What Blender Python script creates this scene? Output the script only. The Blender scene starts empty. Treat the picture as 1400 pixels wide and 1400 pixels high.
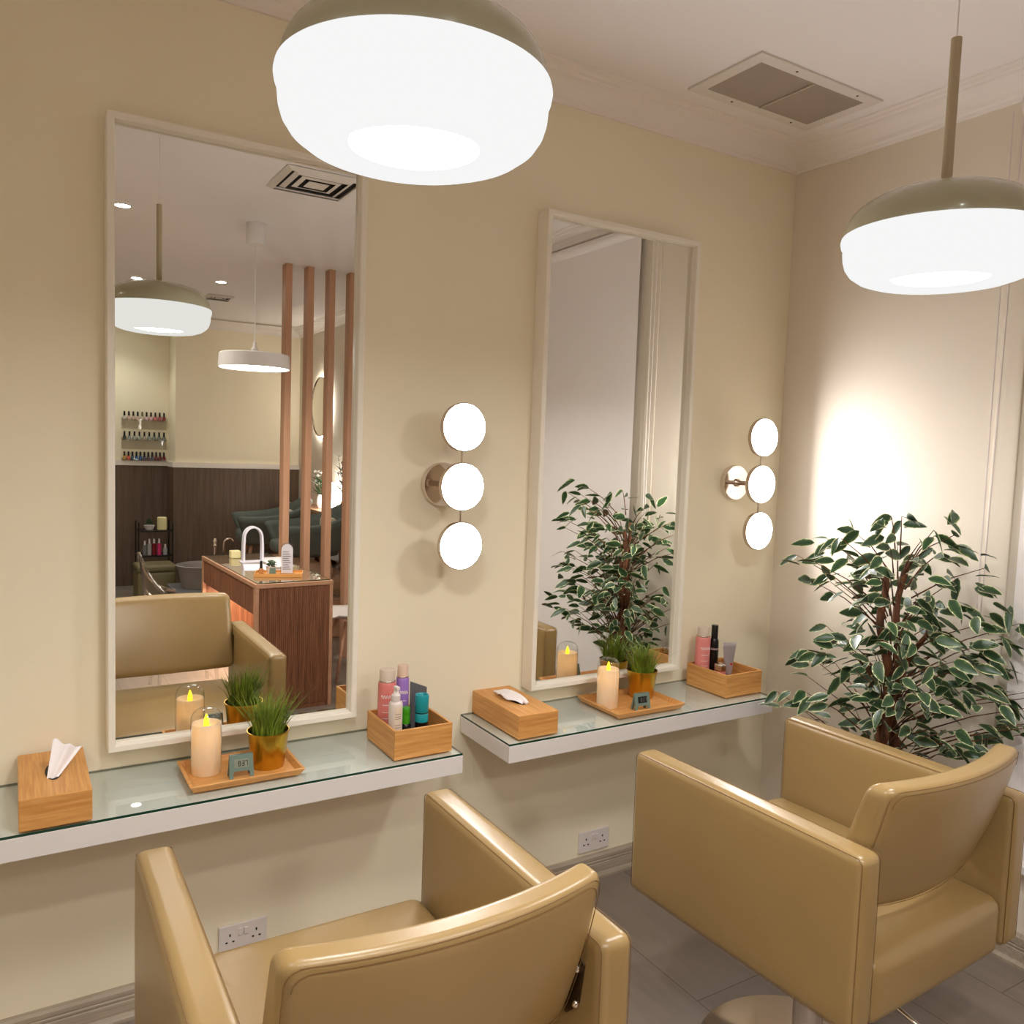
import bpy, bmesh, math, random
from mathutils import Vector, Matrix
random.seed(7)
PI = math.pi
scene = bpy.context.scene
COL = scene.collection
sin, cos = math.sin, math.cos

# ------------------------------------------------------------------ helpers
def lin(c):
    return tuple((x/255/12.92 if x/255 <= .04045 else ((x/255+.055)/1.055)**2.4) for x in c)

def link(o):
    COL.objects.link(o); return o

def obj(name, bm, m, parent=None, smooth=False, label=None):
    me = bpy.data.meshes.new(name)
    bmesh.ops.recalc_face_normals(bm, faces=bm.faces[:])
    bm.to_mesh(me); bm.free()
    if m is not None: me.materials.append(m)
    if smooth:
        for p in me.polygons: p.use_smooth = True
    o = link(bpy.data.objects.new(name, me))
    if parent is not None: o.parent = parent
    if label: o['label'] = label
    return o

def sharp(o, deg=40):
    me = o.data
    for p in me.polygons: p.use_smooth = True
    try: me.set_sharp_from_angle(angle=math.radians(deg))
    except Exception: pass
    return o

def thing(name, label, cat, loc=(0,0,0), rz=0, group=None):
    o = bpy.data.objects.new(name, None); link(o)
    o.empty_display_size = .05
    o.location = loc; o.rotation_euler = (0,0,rz)
    return tag(o, label, cat, group)

def tag(o, label, cat, group=None):
    o['label'] = label; o['category'] = cat
    if group: o['group'] = group
    return o

def struct(name, bm, m, smooth=False, parent=None):
    o = obj(name, bm, m, parent, smooth); o['kind'] = 'structure'; return o

def dup(root, loc, rz=None, label=None):
    r = root.copy(); link(r); r.location = loc
    if rz is not None: r.rotation_euler = (0,0,rz)
    if label: r['label'] = label
    for ch in list(root.children):
        c = ch.copy(); link(c); c.parent = r
        for g in ch.children:
            d = g.copy(); link(d); d.parent = c
    return r

def box(bm, x0, x1, y0, y1, z0, z1, bev=0, seg=2):
    g = bmesh.ops.create_cube(bm, size=1)
    vs = g['verts']
    for v in vs:
        v.co = Vector(((x0+x1)/2+v.co.x*(x1-x0), (y0+y1)/2+v.co.y*(y1-y0), (z0+z1)/2+v.co.z*(z1-z0)))
    if bev > 0:
        es = set(e for v in vs for e in v.link_edges)
        bmesh.ops.bevel(bm, geom=list(es), offset=bev, segments=seg, affect='EDGES', profile=.5)
    return bm

def bx(*a, **k):
    return box(bmesh.new(), *a, **k)

def lathe(bm, prof, n=48, c=(0,0,0), cap=True):
    """prof: list of (r, z), revolved about z."""
    rings = []
    for r, z in prof:
        if r < 1e-6:
            rings.append([bm.verts.new((c[0], c[1], c[2]+z))])
        else:
            rings.append([bm.verts.new((c[0]+r*cos(2*PI*i/n), c[1]+r*sin(2*PI*i/n), c[2]+z)) for i in range(n)])
    for a, b in zip(rings, rings[1:]):
        for i in range(n):
            j = (i+1) % n
            q = []
            for v in (a[i % len(a)], a[j % len(a)], b[j % len(b)], b[i % len(b)]):
                if v not in q: q.append(v)
            if len(q) > 2:
                try: bm.faces.new(q)
                except ValueError: pass
    return bm

def lt(prof, **k):
    return lathe(bmesh.new(), prof, **k)

def tube(bm, pts, r, n=8, closed=False, cap=True):
    pts = [Vector(p) for p in pts]; N = len(pts)
    rs = r if isinstance(r, (list, tuple)) else [r]*N
    rings = []; up = None
    for i, p in enumerate(pts):
        if closed: t = pts[(i+1) % N]-pts[i-1]
        else: t = pts[min(i+1, N-1)]-pts[max(i-1, 0)]
        if t.length < 1e-9: t = Vector((0,0,1))
        t.normalize()
        if up is None:
            up = Vector((0,0,1)) if abs(t.z) < .9 else Vector((1,0,0))
        s = t.cross(up)
        if s.length < 1e-6: s = t.orthogonal()
        s.normalize(); u = s.cross(t).normalized(); up = u
        rings.append([bm.verts.new(p+(s*cos(2*PI*k/n)+u*sin(2*PI*k/n))*rs[i]) for k in range(n)])
    rng = range(N) if closed else range(N-1)
    for i in rng:
        a, b = rings[i], rings[(i+1) % N]
        for k in range(n):
            bm.faces.new((a[k], a[(k+1) % n], b[(k+1) % n], b[k]))
    if cap and not closed:
        bm.faces.new(rings[0][::-1]); bm.faces.new(rings[-1])
    return bm

def tb(*a, **k):
    return tube(bmesh.new(), *a, **k)

def ribbon(bm, pts, w, th, normal=(0,-1,0)):
    """flat band following pts, w wide along 'normal', th thick"""
    pts = [Vector(p) for p in pts]; nrm = Vector(normal).normalized(); rings = []
    for i, p in enumerate(pts):
        t = (pts[min(i+1, len(pts)-1)]-pts[max(i-1, 0)]).normalized()
        s = t.cross(nrm).normalized()
        rings.append([bm.verts.new(p+s*a*th/2+nrm*b*w/2) for a, b in ((1,1),(1,-1),(-1,-1),(-1,1))])
    for a, b in zip(rings, rings[1:]):
        for k in range(4): bm.faces.new((a[k], a[(k+1)%4], b[(k+1)%4], b[k]))
    bm.faces.new(rings[0][::-1]); bm.faces.new(rings[-1])
    return bm

def prism(bm, outline, y0, y1, axis='y'):
    """outline in (x,z); extruded from y0 to y1"""
    f = (lambda p, y: (p[0], y, p[1])) if axis == 'y' else ((lambda p, y: (y, p[0], p[1])) if axis == 'x' else (lambda p, y: (p[0], p[1], y)))
    a = [bm.verts.new(f(p, y0)) for p in outline]; b = [bm.verts.new(f(p, y1)) for p in outline]
    bm.faces.new(a); bm.faces.new(b[::-1])
    for i in range(len(outline)):
        j = (i+1) % len(outline)
        bm.faces.new((a[i], b[i], b[j], a[j]))
    return bm

def cushion(hx, hy, hz, r, bulge=(0,0,0), n=14, deform=None, c=(0,0,0)):
    """rounded, slightly swollen upholstered block; deform is a function on points"""
    bm = bmesh.new()
    def ticks(h):
        rr = min(r, h*.999)
        t = [-h+rr*(1-cos(PI/2*k/4)) for k in range(5)]
        m = [(-h+rr)+(2*(h-rr))*k/n for k in range(1, n)]
        return t+m+[-x for x in reversed(t)]
    X, Y, Z = ticks(hx), ticks(hy), ticks(hz)
    grid = {}
    def V(i, j, k):
        if (i,j,k) in grid: return grid[i,j,k]
        p = Vector((X[i], Y[j], Z[k]))
        H = Vector((hx, hy, hz)); q = Vector((0,0,0))
        for a in range(3):
            q[a] = max(-H[a]+min(r, H[a]), min(H[a]-min(r, H[a]), p[a]))
        d = p-q
        if d.length > 1e-9: p = q+d.normalized()*min(r, max(abs(d.x), abs(d.y), abs(d.z)) if d.length else r)
        ux, uy, uz = p.x/hx, p.y/hy, p.z/hz
        if bulge[0]: p.x += (1 if ux > 0 else -1)*bulge[0]*max(0,1-uy*uy)*max(0,1-uz*uz)*min(1,abs(ux))
        if bulge[1]: p.y += (1 if uy > 0 else -1)*bulge[1]*max(0,1-ux*ux)*max(0,1-uz*uz)*min(1,abs(uy))
        if bulge[2]: p.z += (1 if uz > 0 else -1)*bulge[2]*max(0,1-uy*uy)*max(0,1-ux*ux)*min(1,abs(uz))
        if deform: p = deform(p)
        v = bm.verts.new(p+Vector(c)); grid[i,j,k] = v; return v
    nx, ny, nz = len(X)-1, len(Y)-1, len(Z)-1
    for i in range(nx):
        for j in range(ny):
            for k in (0, nz): bm.faces.new((V(i,j,k), V(i+1,j,k), V(i+1,j+1,k), V(i,j+1,k)))
    for i in range(nx):
        for k in range(nz):
            for j in (0, ny): bm.faces.new((V(i,j,k), V(i+1,j,k), V(i+1,j,k+1), V(i,j,k+1)))
    for j in range(ny):
        for k in range(nz):
            for i in (0, nx): bm.faces.new((V(i,j,k), V(i,j+1,k), V(i,j+1,k+1), V(i,j,k+1)))
    return bm

# ------------------------------------------------------------------ materials
def mat(name, col, rough=.5, metal=0, spec=.5, bump=None, var=None, coat=0, sub=0, emit=None, trans=0, scale_obj=True):
    m = bpy.data.materials.new(name); m.use_nodes = True
    nt = m.node_tree; b = nt.nodes['Principled BSDF']
    c = lin(col)+(1,)
    b.inputs['Base Color'].default_value = c
    b.inputs['Roughness'].default_value = rough
    b.inputs['Metallic'].default_value = metal
    b.inputs['Specular IOR Level'].default_value = spec
    if coat:
        b.inputs['Coat Weight'].default_value = coat; b.inputs['Coat Roughness'].default_value = .1
    if sub:
        b.inputs['Subsurface Weight'].default_value = sub; b.inputs['Subsurface Radius'].default_value = (.02,.012,.006)
    if trans: b.inputs['Transmission Weight'].default_value = trans
    if emit:
        b.inputs['Emission Color'].default_value = lin(emit[0])+(1,); b.inputs['Emission Strength'].default_value = emit[1]
    tc = nt.nodes.new('ShaderNodeTexCoord')
    if var:   # (scale, amount, stretch)
        mp = nt.nodes.new('ShaderNodeMapping'); mp.inputs['Scale'].default_value = var[2] if len(var) > 2 else (1,1,1)
        nz = nt.nodes.new('ShaderNodeTexNoise'); nz.inputs['Scale'].default_value = var[0]; nz.inputs['Detail'].default_value = 4
        rp = nt.nodes.new('ShaderNodeValToRGB')
        k = var[1]
        rp.color_ramp.elements[0].position = .3; rp.color_ramp.elements[1].position = .7
        rp.color_ramp.elements[0].color = tuple(x*(1-k) for x in c[:3])+(1,)
        rp.color_ramp.elements[1].color = tuple(min(1, x*(1+k)) for x in c[:3])+(1,)
        nt.links.new(tc.outputs['Object'], mp.inputs[0]); nt.links.new(mp.outputs[0], nz.inputs['Vector'])
        nt.links.new(nz.outputs['Fac'], rp.inputs[0]); nt.links.new(rp.outputs[0], b.inputs['Base Color'])
    if bump:  # (scale, strength)
        nz = nt.nodes.new('ShaderNodeTexNoise'); nz.inputs['Scale'].default_value = bump[0]; nz.inputs['Detail'].default_value = 3
        bp = nt.nodes.new('ShaderNodeBump'); bp.inputs['Strength'].default_value = bump[1]; bp.inputs['Distance'].default_value = .002
        nt.links.new(tc.outputs['Object'], nz.inputs['Vector'])
        nt.links.new(nz.outputs['Fac'], bp.inputs['Height']); nt.links.new(bp.outputs[0], b.inputs['Normal'])
    return m

def emis(name, col, s):
    m = bpy.data.materials.new(name); m.use_nodes = True
    nt = m.node_tree; nt.nodes.clear()
    e = nt.nodes.new('ShaderNodeEmission'); o = nt.nodes.new('ShaderNodeOutputMaterial')
    e.inputs[0].default_value = tuple(col)+(1,); e.inputs[1].default_value = s
    nt.links.new(e.outputs[0], o.inputs[0]); return m

def glassy(name, tint=(1,1,1), f0=.04, rough=.02, k=1.0):
    """thin clear sheet: tinted see-through plus fresnel gloss"""
    m = bpy.data.materials.new(name); m.use_nodes = True
    nt = m.node_tree; nt.nodes.clear()
    t = nt.nodes.new('ShaderNodeBsdfTransparent'); g = nt.nodes.new('ShaderNodeBsdfGlossy')
    mx = nt.nodes.new('ShaderNodeMixShader'); lw = nt.nodes.new('ShaderNodeFresnel'); o = nt.nodes.new('ShaderNodeOutputMaterial')
    ml = nt.nodes.new('ShaderNodeMath'); ml.operation = 'MULTIPLY'; ml.inputs[1].default_value = k
    lw.inputs[0].default_value = 1.5
    t.inputs[0].default_value = tuple(tint)+(1,); g.inputs['Roughness'].default_value = rough
    ge = nt.nodes.new('ShaderNodeNewGeometry'); iv = nt.nodes.new('ShaderNodeMath'); iv.operation = 'SUBTRACT'; iv.inputs[0].default_value = 1
    m2 = nt.nodes.new('ShaderNodeMath'); m2.operation = 'MULTIPLY'
    nt.links.new(ge.outputs['Backfacing'], iv.inputs[1]); nt.links.new(lw.outputs[0], ml.inputs[0])
    nt.links.new(ml.outputs[0], m2.inputs[0]); nt.links.new(iv.outputs[0], m2.inputs[1]); nt.links.new(m2.outputs[0], mx.inputs[0])
    nt.links.new(t.outputs[0], mx.inputs[1]); nt.links.new(g.outputs[0], mx.inputs[2]); nt.links.new(mx.outputs[0], o.inputs[0])
    return m

def wood(name, c1, c2, scale=(1,1,1), rough=.45, k=14, stripes=0, spec=.4):
    """long-grained wood: noise stretched along one axis, optional laminated strips"""
    m = bpy.data.materials.new(name); m.use_nodes = True
    nt = m.node_tree; b = nt.nodes['Principled BSDF']; b.inputs['Roughness'].default_value = rough
    b.inputs['Specular IOR Level'].default_value = spec
    tc = nt.nodes.new('ShaderNodeTexCoord'); mp = nt.nodes.new('ShaderNodeMapping'); mp.inputs['Scale'].default_value = scale
    nz = nt.nodes.new('ShaderNodeTexNoise'); nz.inputs['Scale'].default_value = k; nz.inputs['Detail'].default_value = 5; nz.inputs['Roughness'].default_value = .6
    rp = nt.nodes.new('ShaderNodeValToRGB'); rp.color_ramp.elements[0].position = .35; rp.color_ramp.elements[1].position = .68
    rp.color_ramp.elements[0].color = lin(c2)+(1,); rp.color_ramp.elements[1].color = lin(c1)+(1,)
    nt.links.new(tc.outputs['Object'], mp.inputs[0]); nt.links.new(mp.outputs[0], nz.inputs['Vector'])
    nt.links.new(nz.outputs['Fac'], rp.inputs[0]); nt.links.new(rp.outputs[0], b.inputs['Base Color'])
    bp = nt.nodes.new('ShaderNodeBump'); bp.inputs['Strength'].default_value = .15; bp.inputs['Distance'].default_value = .001
    nt.links.new(nz.outputs['Fac'], bp.inputs['Height']); nt.links.new(bp.outputs[0], b.inputs['Normal'])
    return m

M = {}
M['wall'] = mat('cream_paint', (241,231,206), .75, spec=.3, bump=(60,.08), var=(1.2,.015))
M['ceiling'] = mat('ceiling_paint', (238,232,230), .8, spec=.2)
M['plaster'] = mat('plaster_moulding', (238,230,224), .6, spec=.3)
M['white'] = mat('white_lacquer', (226,221,219), .3, spec=.5)
M['frame'] = mat('white_frame_foil', (240,233,220), .4, spec=.4)
M['leather'] = mat('tan_leatherette', (152,125,80), .32, spec=.6, bump=(420,.10), var=(5,.03))
M['seam'] = mat('stitch_thread', (124,92,52), .6)
M['chrome'] = mat('chrome', (225,215,208), .08, metal=1)
M['satin_chrome'] = mat('satin_chrome', (200,185,172), .22, metal=1)
M['dark_steel'] = mat('dark_steel', (88,70,50), .35, metal=.8)
M['mirror'] = mat('mirror_silver', (235,234,228), .0, metal=1)
M['bamboo'] = wood('bamboo', (222,165,98), (198,136,70), (1.5,26,26), k=5)
M['bamboo_y'] = wood('bamboo_lengthwise', (226,170,102), (200,140,76), (30,1.2,30), k=5)
M['skirt'] = wood('skirting_grey_oak', (180,166,148), (158,144,126), (1,18,26), k=4, rough=.5)
M['panel'] = wood('dado_dark_walnut', (112,92,76), (90,72,58), (12,12,.7), k=3, rough=.5)
M['reed'] = wood('walnut_reeding', (150,100,72), (112,70,48), (14,14,.8), k=4, rough=.45)
M['oak'] = wood('pale_oak_edge', (196,150,120), (180,134,104), (3,3,3), k=6, rough=.45)
M['post'] = wood('oak_post', (200,154,124), (186,140,110), (8,8,.6), k=4, rough=.5)
M['cap'] = mat('taupe_enamel', (172,166,142), .22, spec=.5, coat=.4)
M['cap_rod'] = mat('taupe_rod', (176,160,132), .4)
M['bowl'] = emis('opal_glass_lit', (1,1,.995), .268)
M['bowl_core'] = emis('opal_diffuser_lit', (1,.985,.965), 32)
M['disc'] = emis('sconce_diffuser_lit', (1,.965,.97), 15.5)
M['ring_led'] = emis('led_edge_lit', (1,.95,.88), 14)
M['drum_lit'] = emis('drum_diffuser_lit', (1,.96,.9), 12)
M['spot_lit'] = emis('downlight_lit', (.95,1,.92), 40)
M['lamp_lit'] = emis('table_lamp_lit', (1,.97,.92), 8)
M['strip_lit'] = emis('under_desk_strip_lit', (1,.78,.6), 6)
M['flame'] = emis('led_flame', (1,.58,.02), .9)
M['wax'] = mat('ivory_wax', (246,232,212), .5)
def _wax():
    nt = M['wax'].node_tree; b = nt.nodes['Principled BSDF']; o = nt.nodes['Material Output']
    tr = nt.nodes.new('ShaderNodeBsdfTranslucent'); tr.inputs[0].default_value = (.9,.72,.42,1)
    mx = nt.nodes.new('ShaderNodeMixShader'); mx.inputs[0].default_value = .3
    nt.links.new(b.outputs[0], mx.inputs[1]); nt.links.new(tr.outputs[0], mx.inputs[2]); nt.links.new(mx.outputs[0], o.inputs[0])
_wax()
M['clear'] = glassy('clear_glass', (.97,.98,.97), k=2.4)
M['sheet'] = glassy('green_tinted_glass', (.955,.992,.978), k=1.8, rough=.01)
M['sheet_edge'] = mat('glass_cut_edge', (20,62,48), .15)
M['acrylic'] = glassy('clear_acrylic', (.90,.90,.89), k=3.2, rough=.03)
M['brass'] = mat('brushed_brass', (206,168,62), .28, metal=1, bump=(200,.05))
M['soil'] = mat('dark_soil', (26,22,16), .9)
M['grass'] = mat('plastic_grass', (118,138,42), .45, var=(30,.6))
M['sage'] = mat('sage_plastic', (112,134,124), .45)
M['lcd'] = mat('lcd_panel', (140,148,134), .3)
M['black'] = mat('black_plastic', (18,16,16), .25)
M['white_plastic'] = mat('white_plastic', (225,216,212), .35)
M['tissue'] = mat('tissue_paper', (250,244,246), .8, spec=.1, trans=0)
M['pink'] = mat('pink_can', (222,128,122), .35)
M['pink_pale'] = mat('pale_pink_can', (228,138,134), .35)
M['purple'] = mat('lilac_can', (158,122,202), .35)
M['teal'] = mat('teal_plastic', (20,150,160), .35)
M['green'] = mat('bright_green_bottle', (62,150,20), .3)
M['cream_label'] = mat('cream_label', (226,210,190), .5)
M['white_ink'] = mat('white_print', (238,224,222), .5)
M['grey_print'] = mat('grey_print', (150,130,126), .5)
M['slate'] = mat('slate_packaging', (100,98,102), .4)
M['silver_tube'] = mat('silver_tube', (170,160,162), .35, metal=.3)
M['red'] = mat('red_print', (190,40,36), .4)
M['bark'] = wood('brown_bark', (120,74,44), (70,42,26), (8,8,2), k=6, rough=.8)
M['grey_fabric'] = mat('grey_green_upholstery', (88,94,88), .75, var=(20,.06))
M['cushion_cloth'] = mat('beige_cloth', (190,182,166), .8)
M['khaki'] = mat('khaki_vinyl', (104,94,62), .5)
M['copper'] = mat('copper_glaze', (176,120,84), .3, metal=.8)
M['tub'] = mat('grey_tub', (130,120,114), .5)
M['dark_leaf'] = mat('dark_leaf', (44,66,36), .5)
M['lily'] = mat('white_petal', (245,242,236), .5, sub=.1)
M['candle_cream'] = mat('cream_candle', (232,222,170), .5)
M['grille'] = mat('grey_grille', (176,162,146), .5)
M['diffuser'] = mat('white_diffuser', (222,214,206), .5)
M['dark_gap'] = mat('dark_duct', (30,26,24), .8)
M['blind'] = mat('blind_fabric', (238,232,230), .85, spec=.1, bump=(300,.1), var=(2,.02))
M['floor_dark'] = mat('dark_slot', (16,12,10), .6)
M['cold_white'] = mat('cool_white_plastic', (226,224,236), .35)

def floor_mat():
    m = bpy.data.materials.new('grey_vinyl_planks'); m.use_nodes = True
    nt = m.node_tree; b = nt.nodes['Principled BSDF']; b.inputs['Roughness'].default_value = .42
    tc = nt.nodes.new('ShaderNodeTexCoord')
    mp0 = nt.nodes.new('ShaderNodeMapping'); mp0.inputs['Rotation'].default_value = (0,0,PI/2)
    br = nt.nodes.new('ShaderNodeTexBrick'); br.inputs['Scale'].default_value = 1
    br.inputs['Brick Width'].default_value = 1.2; br.inputs['Row Height'].default_value = .30
    br.inputs['Mortar Size'].default_value = .002; br.offset = .37
    br.inputs['Color1'].default_value = lin((132,120,110))+(1,); br.inputs['Color2'].default_value = lin((143,131,121))+(1,)
    br.inputs['Mortar'].default_value = lin((104,90,78))+(1,)
    mp = nt.nodes.new('ShaderNodeMapping'); mp.inputs['Scale'].default_value = (9,1.2,1)
    nz = nt.nodes.new('ShaderNodeTexNoise'); nz.inputs['Scale'].default_value = 2.2; nz.inputs['Detail'].default_value = 6
    mx = nt.nodes.new('ShaderNodeMix'); mx.data_type = 'RGBA'; mx.blend_type = 'MULTIPLY'; mx.inputs['Factor'].default_value = .45
    rp = nt.nodes.new('ShaderNodeValToRGB'); rp.color_ramp.elements[0].position = .3; rp.color_ramp.elements[1].position = .7
    rp.color_ramp.elements[0].color = (.66,.64,.62,1); rp.color_ramp.elements[1].color = (1,1,1,1)
    L = nt.links.new
    L(tc.outputs['Object'], mp0.inputs[0]); L(mp0.outputs[0], br.inputs['Vector'])
    L(tc.outputs['Object'], mp.inputs[0]); L(mp.outputs[0], nz.inputs['Vector']); L(nz.outputs['Fac'], rp.inputs[0])
    L(br.outputs['Color'], mx.inputs['A']); L(rp.outputs[0], mx.inputs['B']); L(mx.outputs['Result'], b.inputs['Base Color'])
    return m
M['floor'] = floor_mat()

def leaf_mat():
    m = bpy.data.materials.new('variegated_leaf'); m.use_nodes = True
    nt = m.node_tree; b = nt.nodes['Principled BSDF']; b.inputs['Roughness'].default_value = .38
    at = nt.nodes.new('ShaderNodeAttribute'); at.attribute_name = 'rim'
    tc = nt.nodes.new('ShaderNodeTexCoord'); nz = nt.nodes.new('ShaderNodeTexNoise'); nz.inputs['Scale'].default_value = 70; nz.inputs['Detail'].default_value = 2
    ad = nt.nodes.new('ShaderNodeMath'); ad.operation = 'MULTIPLY_ADD'; ad.inputs[1].default_value = .75; 
    rp = nt.nodes.new('ShaderNodeValToRGB')
    e = rp.color_ramp.elements; e[0].position = .0; e[0].color = lin((30,54,34))+(1,); e[1].position = 1; e[1].color = lin((232,228,192))+(1,)
    a = rp.color_ramp.elements.new(.55); a.color = lin((46,76,44))+(1,)
    a = rp.color_ramp.elements.new(.80); a.color = lin((92,116,62))+(1,)
    a = rp.color_ramp.elements.new(.92); a.color = lin((222,220,180))+(1,)
    L = nt.links.new
    L(tc.outputs['Object'], nz.inputs['Vector']); L(nz.outputs['Fac'], ad.inputs[0]); L(at.outputs['Fac'], ad.inputs[2])
    ad2 = nt.nodes.new('ShaderNodeMath'); ad2.operation = 'MULTIPLY'; ad2.inputs[1].default_value = .72
    L(ad.outputs[0], ad2.inputs[0]); L(ad2.outputs[0], rp.inputs[0]); L(rp.outputs[0], b.inputs['Base Color'])
    return m
M['leaf'] = leaf_mat()

# ------------------------------------------------------------------ the room
XR, XL, CZ = 2.906, -2.3, 2.995
YB, YB2, XS = -7.25, -7.7, 1.53
struct('floor', bx(XL-.1, XR+.1, YB2-.1, .1, -.1, 0), M['floor'])
struct('ceiling', bx(XL-.1, XR+.1, YB2-.1, .1, CZ, CZ+.1), M['ceiling'])
struct('wall_front', bx(XL-.1, XR+.1, 0, .1, 0, CZ), M['wall'])
M['wall_r'] = mat('cream_paint_glare', (227,217,201), .75, spec=.3, bump=(60,.08), var=(1.2,.015))  # same cream paint as the other walls, desaturated to imitate lamp glare
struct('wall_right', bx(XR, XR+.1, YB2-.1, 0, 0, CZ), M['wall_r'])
struct('wall_left', bx(XL-.1, XL, YB2-.1, 0, 0, CZ), M['wall'])
struct('wall_back', prism(bmesh.new(), [(XL,YB2),(XS,YB2),(XS,YB),(XR,YB),(XR,YB2-.1),(XL,YB2-.1)], 0, CZ, 'z'), M['wall'])
# dark wood dado on the back wall with its white rail
struct('trim_1', prism(bmesh.new(), [(XL,YB2+.02),(XS-.02,YB2+.02),(XS-.02,YB+.02),(XR-.001,YB+.02),(XR-.001,YB+.001),(XS,YB+.001),(XS,YB2+.001),(XL,YB2+.001)], 0, 1.365, 'z'), M['panel'])
struct('trim_2', prism(bmesh.new(), [(XL,YB2+.03),(XS-.03,YB2+.03),(XS-.03,YB+.03),(XR-.001,YB+.03),(XR-.001,YB+.001),(XS,YB+.001),(XS,YB2+.001),(XL,YB2+.001)], 1.367, 1.42, 'z'), M['plaster'])
# crown moulding: stepped cove swept round the room
CP = [(0,-.085),(.010,-.085),(.014,-.074),(.022,-.070),(.030,-.056),(.046,-.040),(.066,-.028),(.088,-.021),(.092,-.014),(.108,-.013),(.114,-.006),(.132,-.005),(.134,0),(0,0)]
def crown(name, a, b, inward):
    """a->b along wall foot, inward = unit vector into the room; mitred corners"""
    bm = bmesh.new(); A = Vector(a); B = Vector(b); t = (B-A).normalized(); n = Vector(inward)
    ra = [bm.verts.new(A+n*d+t*d+Vector((0,0,CZ+z))) for d, z in CP]
    rb = [bm.verts.new(B+n*d-t*d+Vector((0,0,CZ+z))) for d, z in CP]
    for i in range(len(CP)-1): bm.faces.new((ra[i], ra[i+1], rb[i+1], rb[i]))
    bm.faces.new(ra); bm.faces.new(rb[::-1])
    struct(name, bm, M['plaster'])
crown('trim_3', (XL,0,0), (XR,0,0), (0,-1,0))
crown('trim_4', (XR,0,0), (XR,YB,0), (-1,0,0))
crown('trim_5', (XR,YB,0), (XS,YB,0), (0,1,0))
crown('trim_6', (XS,YB2,0), (XL,YB2,0), (0,1,0))
crown('trim_7', (XL,YB2,0), (XL,0,0), (1,0,0))
# skirting with two grooves
def skirt(name, a, b, inward, h=.097):
    P = [(0,0),(.026,0),(.026,.010),(.018,.018),(.016,.022),(.016,.055),(.013,.057),(.013,.061),(.016,.063),(.016,.068),(.013,.070),(.013,.073),(.016,.075),(.016,h-.010),(.010,h-.002),(.004,h),(0,h)]
    bm = bmesh.new(); A = Vector(a); B = Vector(b); t = (B-A).normalized(); n = Vector(inward)
    ra = [bm.verts.new(A+n*d+t*d+Vector((0,0,z))) for d, z in P]; rb = [bm.verts.new(B+n*d-t*d+Vector((0,0,z))) for d, z in P]
    for i in range(len(P)-1): bm.faces.new((ra[i], ra[i+1], rb[i+1], rb[i]))
    bm.faces.new(ra); bm.faces.new(rb[::-1])
    struct(name, bm, M['skirt'])
skirt('baseboard_front', (XL,0,0), (XR,0,0), (0,-1,0))
skirt('baseboard_right', (XR,0,0), (XR,YB,0), (-1,0,0), .11)
skirt('baseboard_left', (XL,YB2,0), (XL,0,0), (1,0,0))
# vertical casing beside the blind on the right wall
struct('trim_8', bx(XR-.007, XR-.0005, -1.01, -.925, .112, 2.91, bev=.004), M['wall_r'])

# ------------------------------------------------------------------ camera
cam_d = bpy.data.cameras.new('camera'); cam = link(bpy.data.objects.new('camera', cam_d))
f_px = 1119.85; cam_d.lens = 36*f_px/1400; cam_d.sensor_width = 36; cam_d.clip_start = .02
pan, pit, rol = .5485, -.0752, .0350
Fv = Vector((sin(pan)*cos(pit), cos(pan)*cos(pit), sin(pit))); Rv = Vector((cos(pan), -sin(pan), 0)); Uv = Rv.cross(Fv)
R2 = Rv*cos(rol)+Uv*sin(rol); U2 = -Rv*sin(rol)+Uv*cos(rol)
mw = Matrix((R2, U2, -Fv)).transposed().to_4x4(); mw.translation = Vector((0, -2.496, 1.684))
cam.matrix_world = mw
scene.camera = cam

# ------------------------------------------------------------------ mirrors
def make_mirror(x0, x1, z0, z1, label):
    t = thing('wall_mirror', label, 'mirror', ((x0+x1)/2, 0, z0), group=None)
    w = (x1-x0)/2; h = z1-z0; f = .019
    bm = bmesh.new()
    ip = [(f, -.068), (f-.003,-.068)]
    # frame profile: (inset, y)
    P = [(.0,-.001),(0,-.066),(.002,-.068),(f-.003,-.068),(f,-.065),(f+.001,-.042),(f+.006,-.040),(f+.006,-.001)]
    rings = []
    for d, y in P:
        rings.append([bm.verts.new(v) for v in ((-w+d,y,d),(w-d,y,d),(w-d,y,h-d),(-w+d,y,h-d))])
    for a, b in zip(rings, rings[1:]+rings[:1]):
        for k in range(4): bm.faces.new((a[k], a[(k+1)%4], b[(k+1)%4], b[k]))
    obj('frame', bm, M['frame'], t)
    obj('mirror_glass', bx(-w+f+.002, w-f-.002, -.0415, -.030, f+.002, h-f-.002), M['mirror'], t)
    return t
make_mirror(.215, .930, .817, 2.527, 'tall white-framed mirror reflecting the salon room and manicure desk')
make_mirror(1.591, 2.309, .818, 2.523, 'tall white-framed mirror reflecting the potted tree, nearer the corner')

# ------------------------------------------------------------------ shelves
def make_shelf(x0, x1, label):
    t = thing('floating_shelf', label, 'shelf', ((x0+x1)/2, 0, .687), group='white floating shelves under the mirrors')
    w = (x1-x0)/2
    obj('shelf_board', bx(-w, w, -.335, -.0005, 0, .056, bev=.0015), M['white'], t)
    g = obj('glass_top', bx(-w+.001, w-.001, -.3345, -.001, .0565, .063), M['sheet'], t, label='green-tinted glass sheet')
    g.data.materials.append(M['sheet_edge'])
    for p in g.data.polygons:
        if abs(p.normal.z) < .5: p.material_index = 1
    return t
make_shelf(-.62, 1.175, 'long white floating shelf with glass top under the mirror that reflects the salon')
make_shelf(1.341, 2.560, 'shorter white floating shelf with glass top, nearer the room corner')
SZ = .7502

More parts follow.
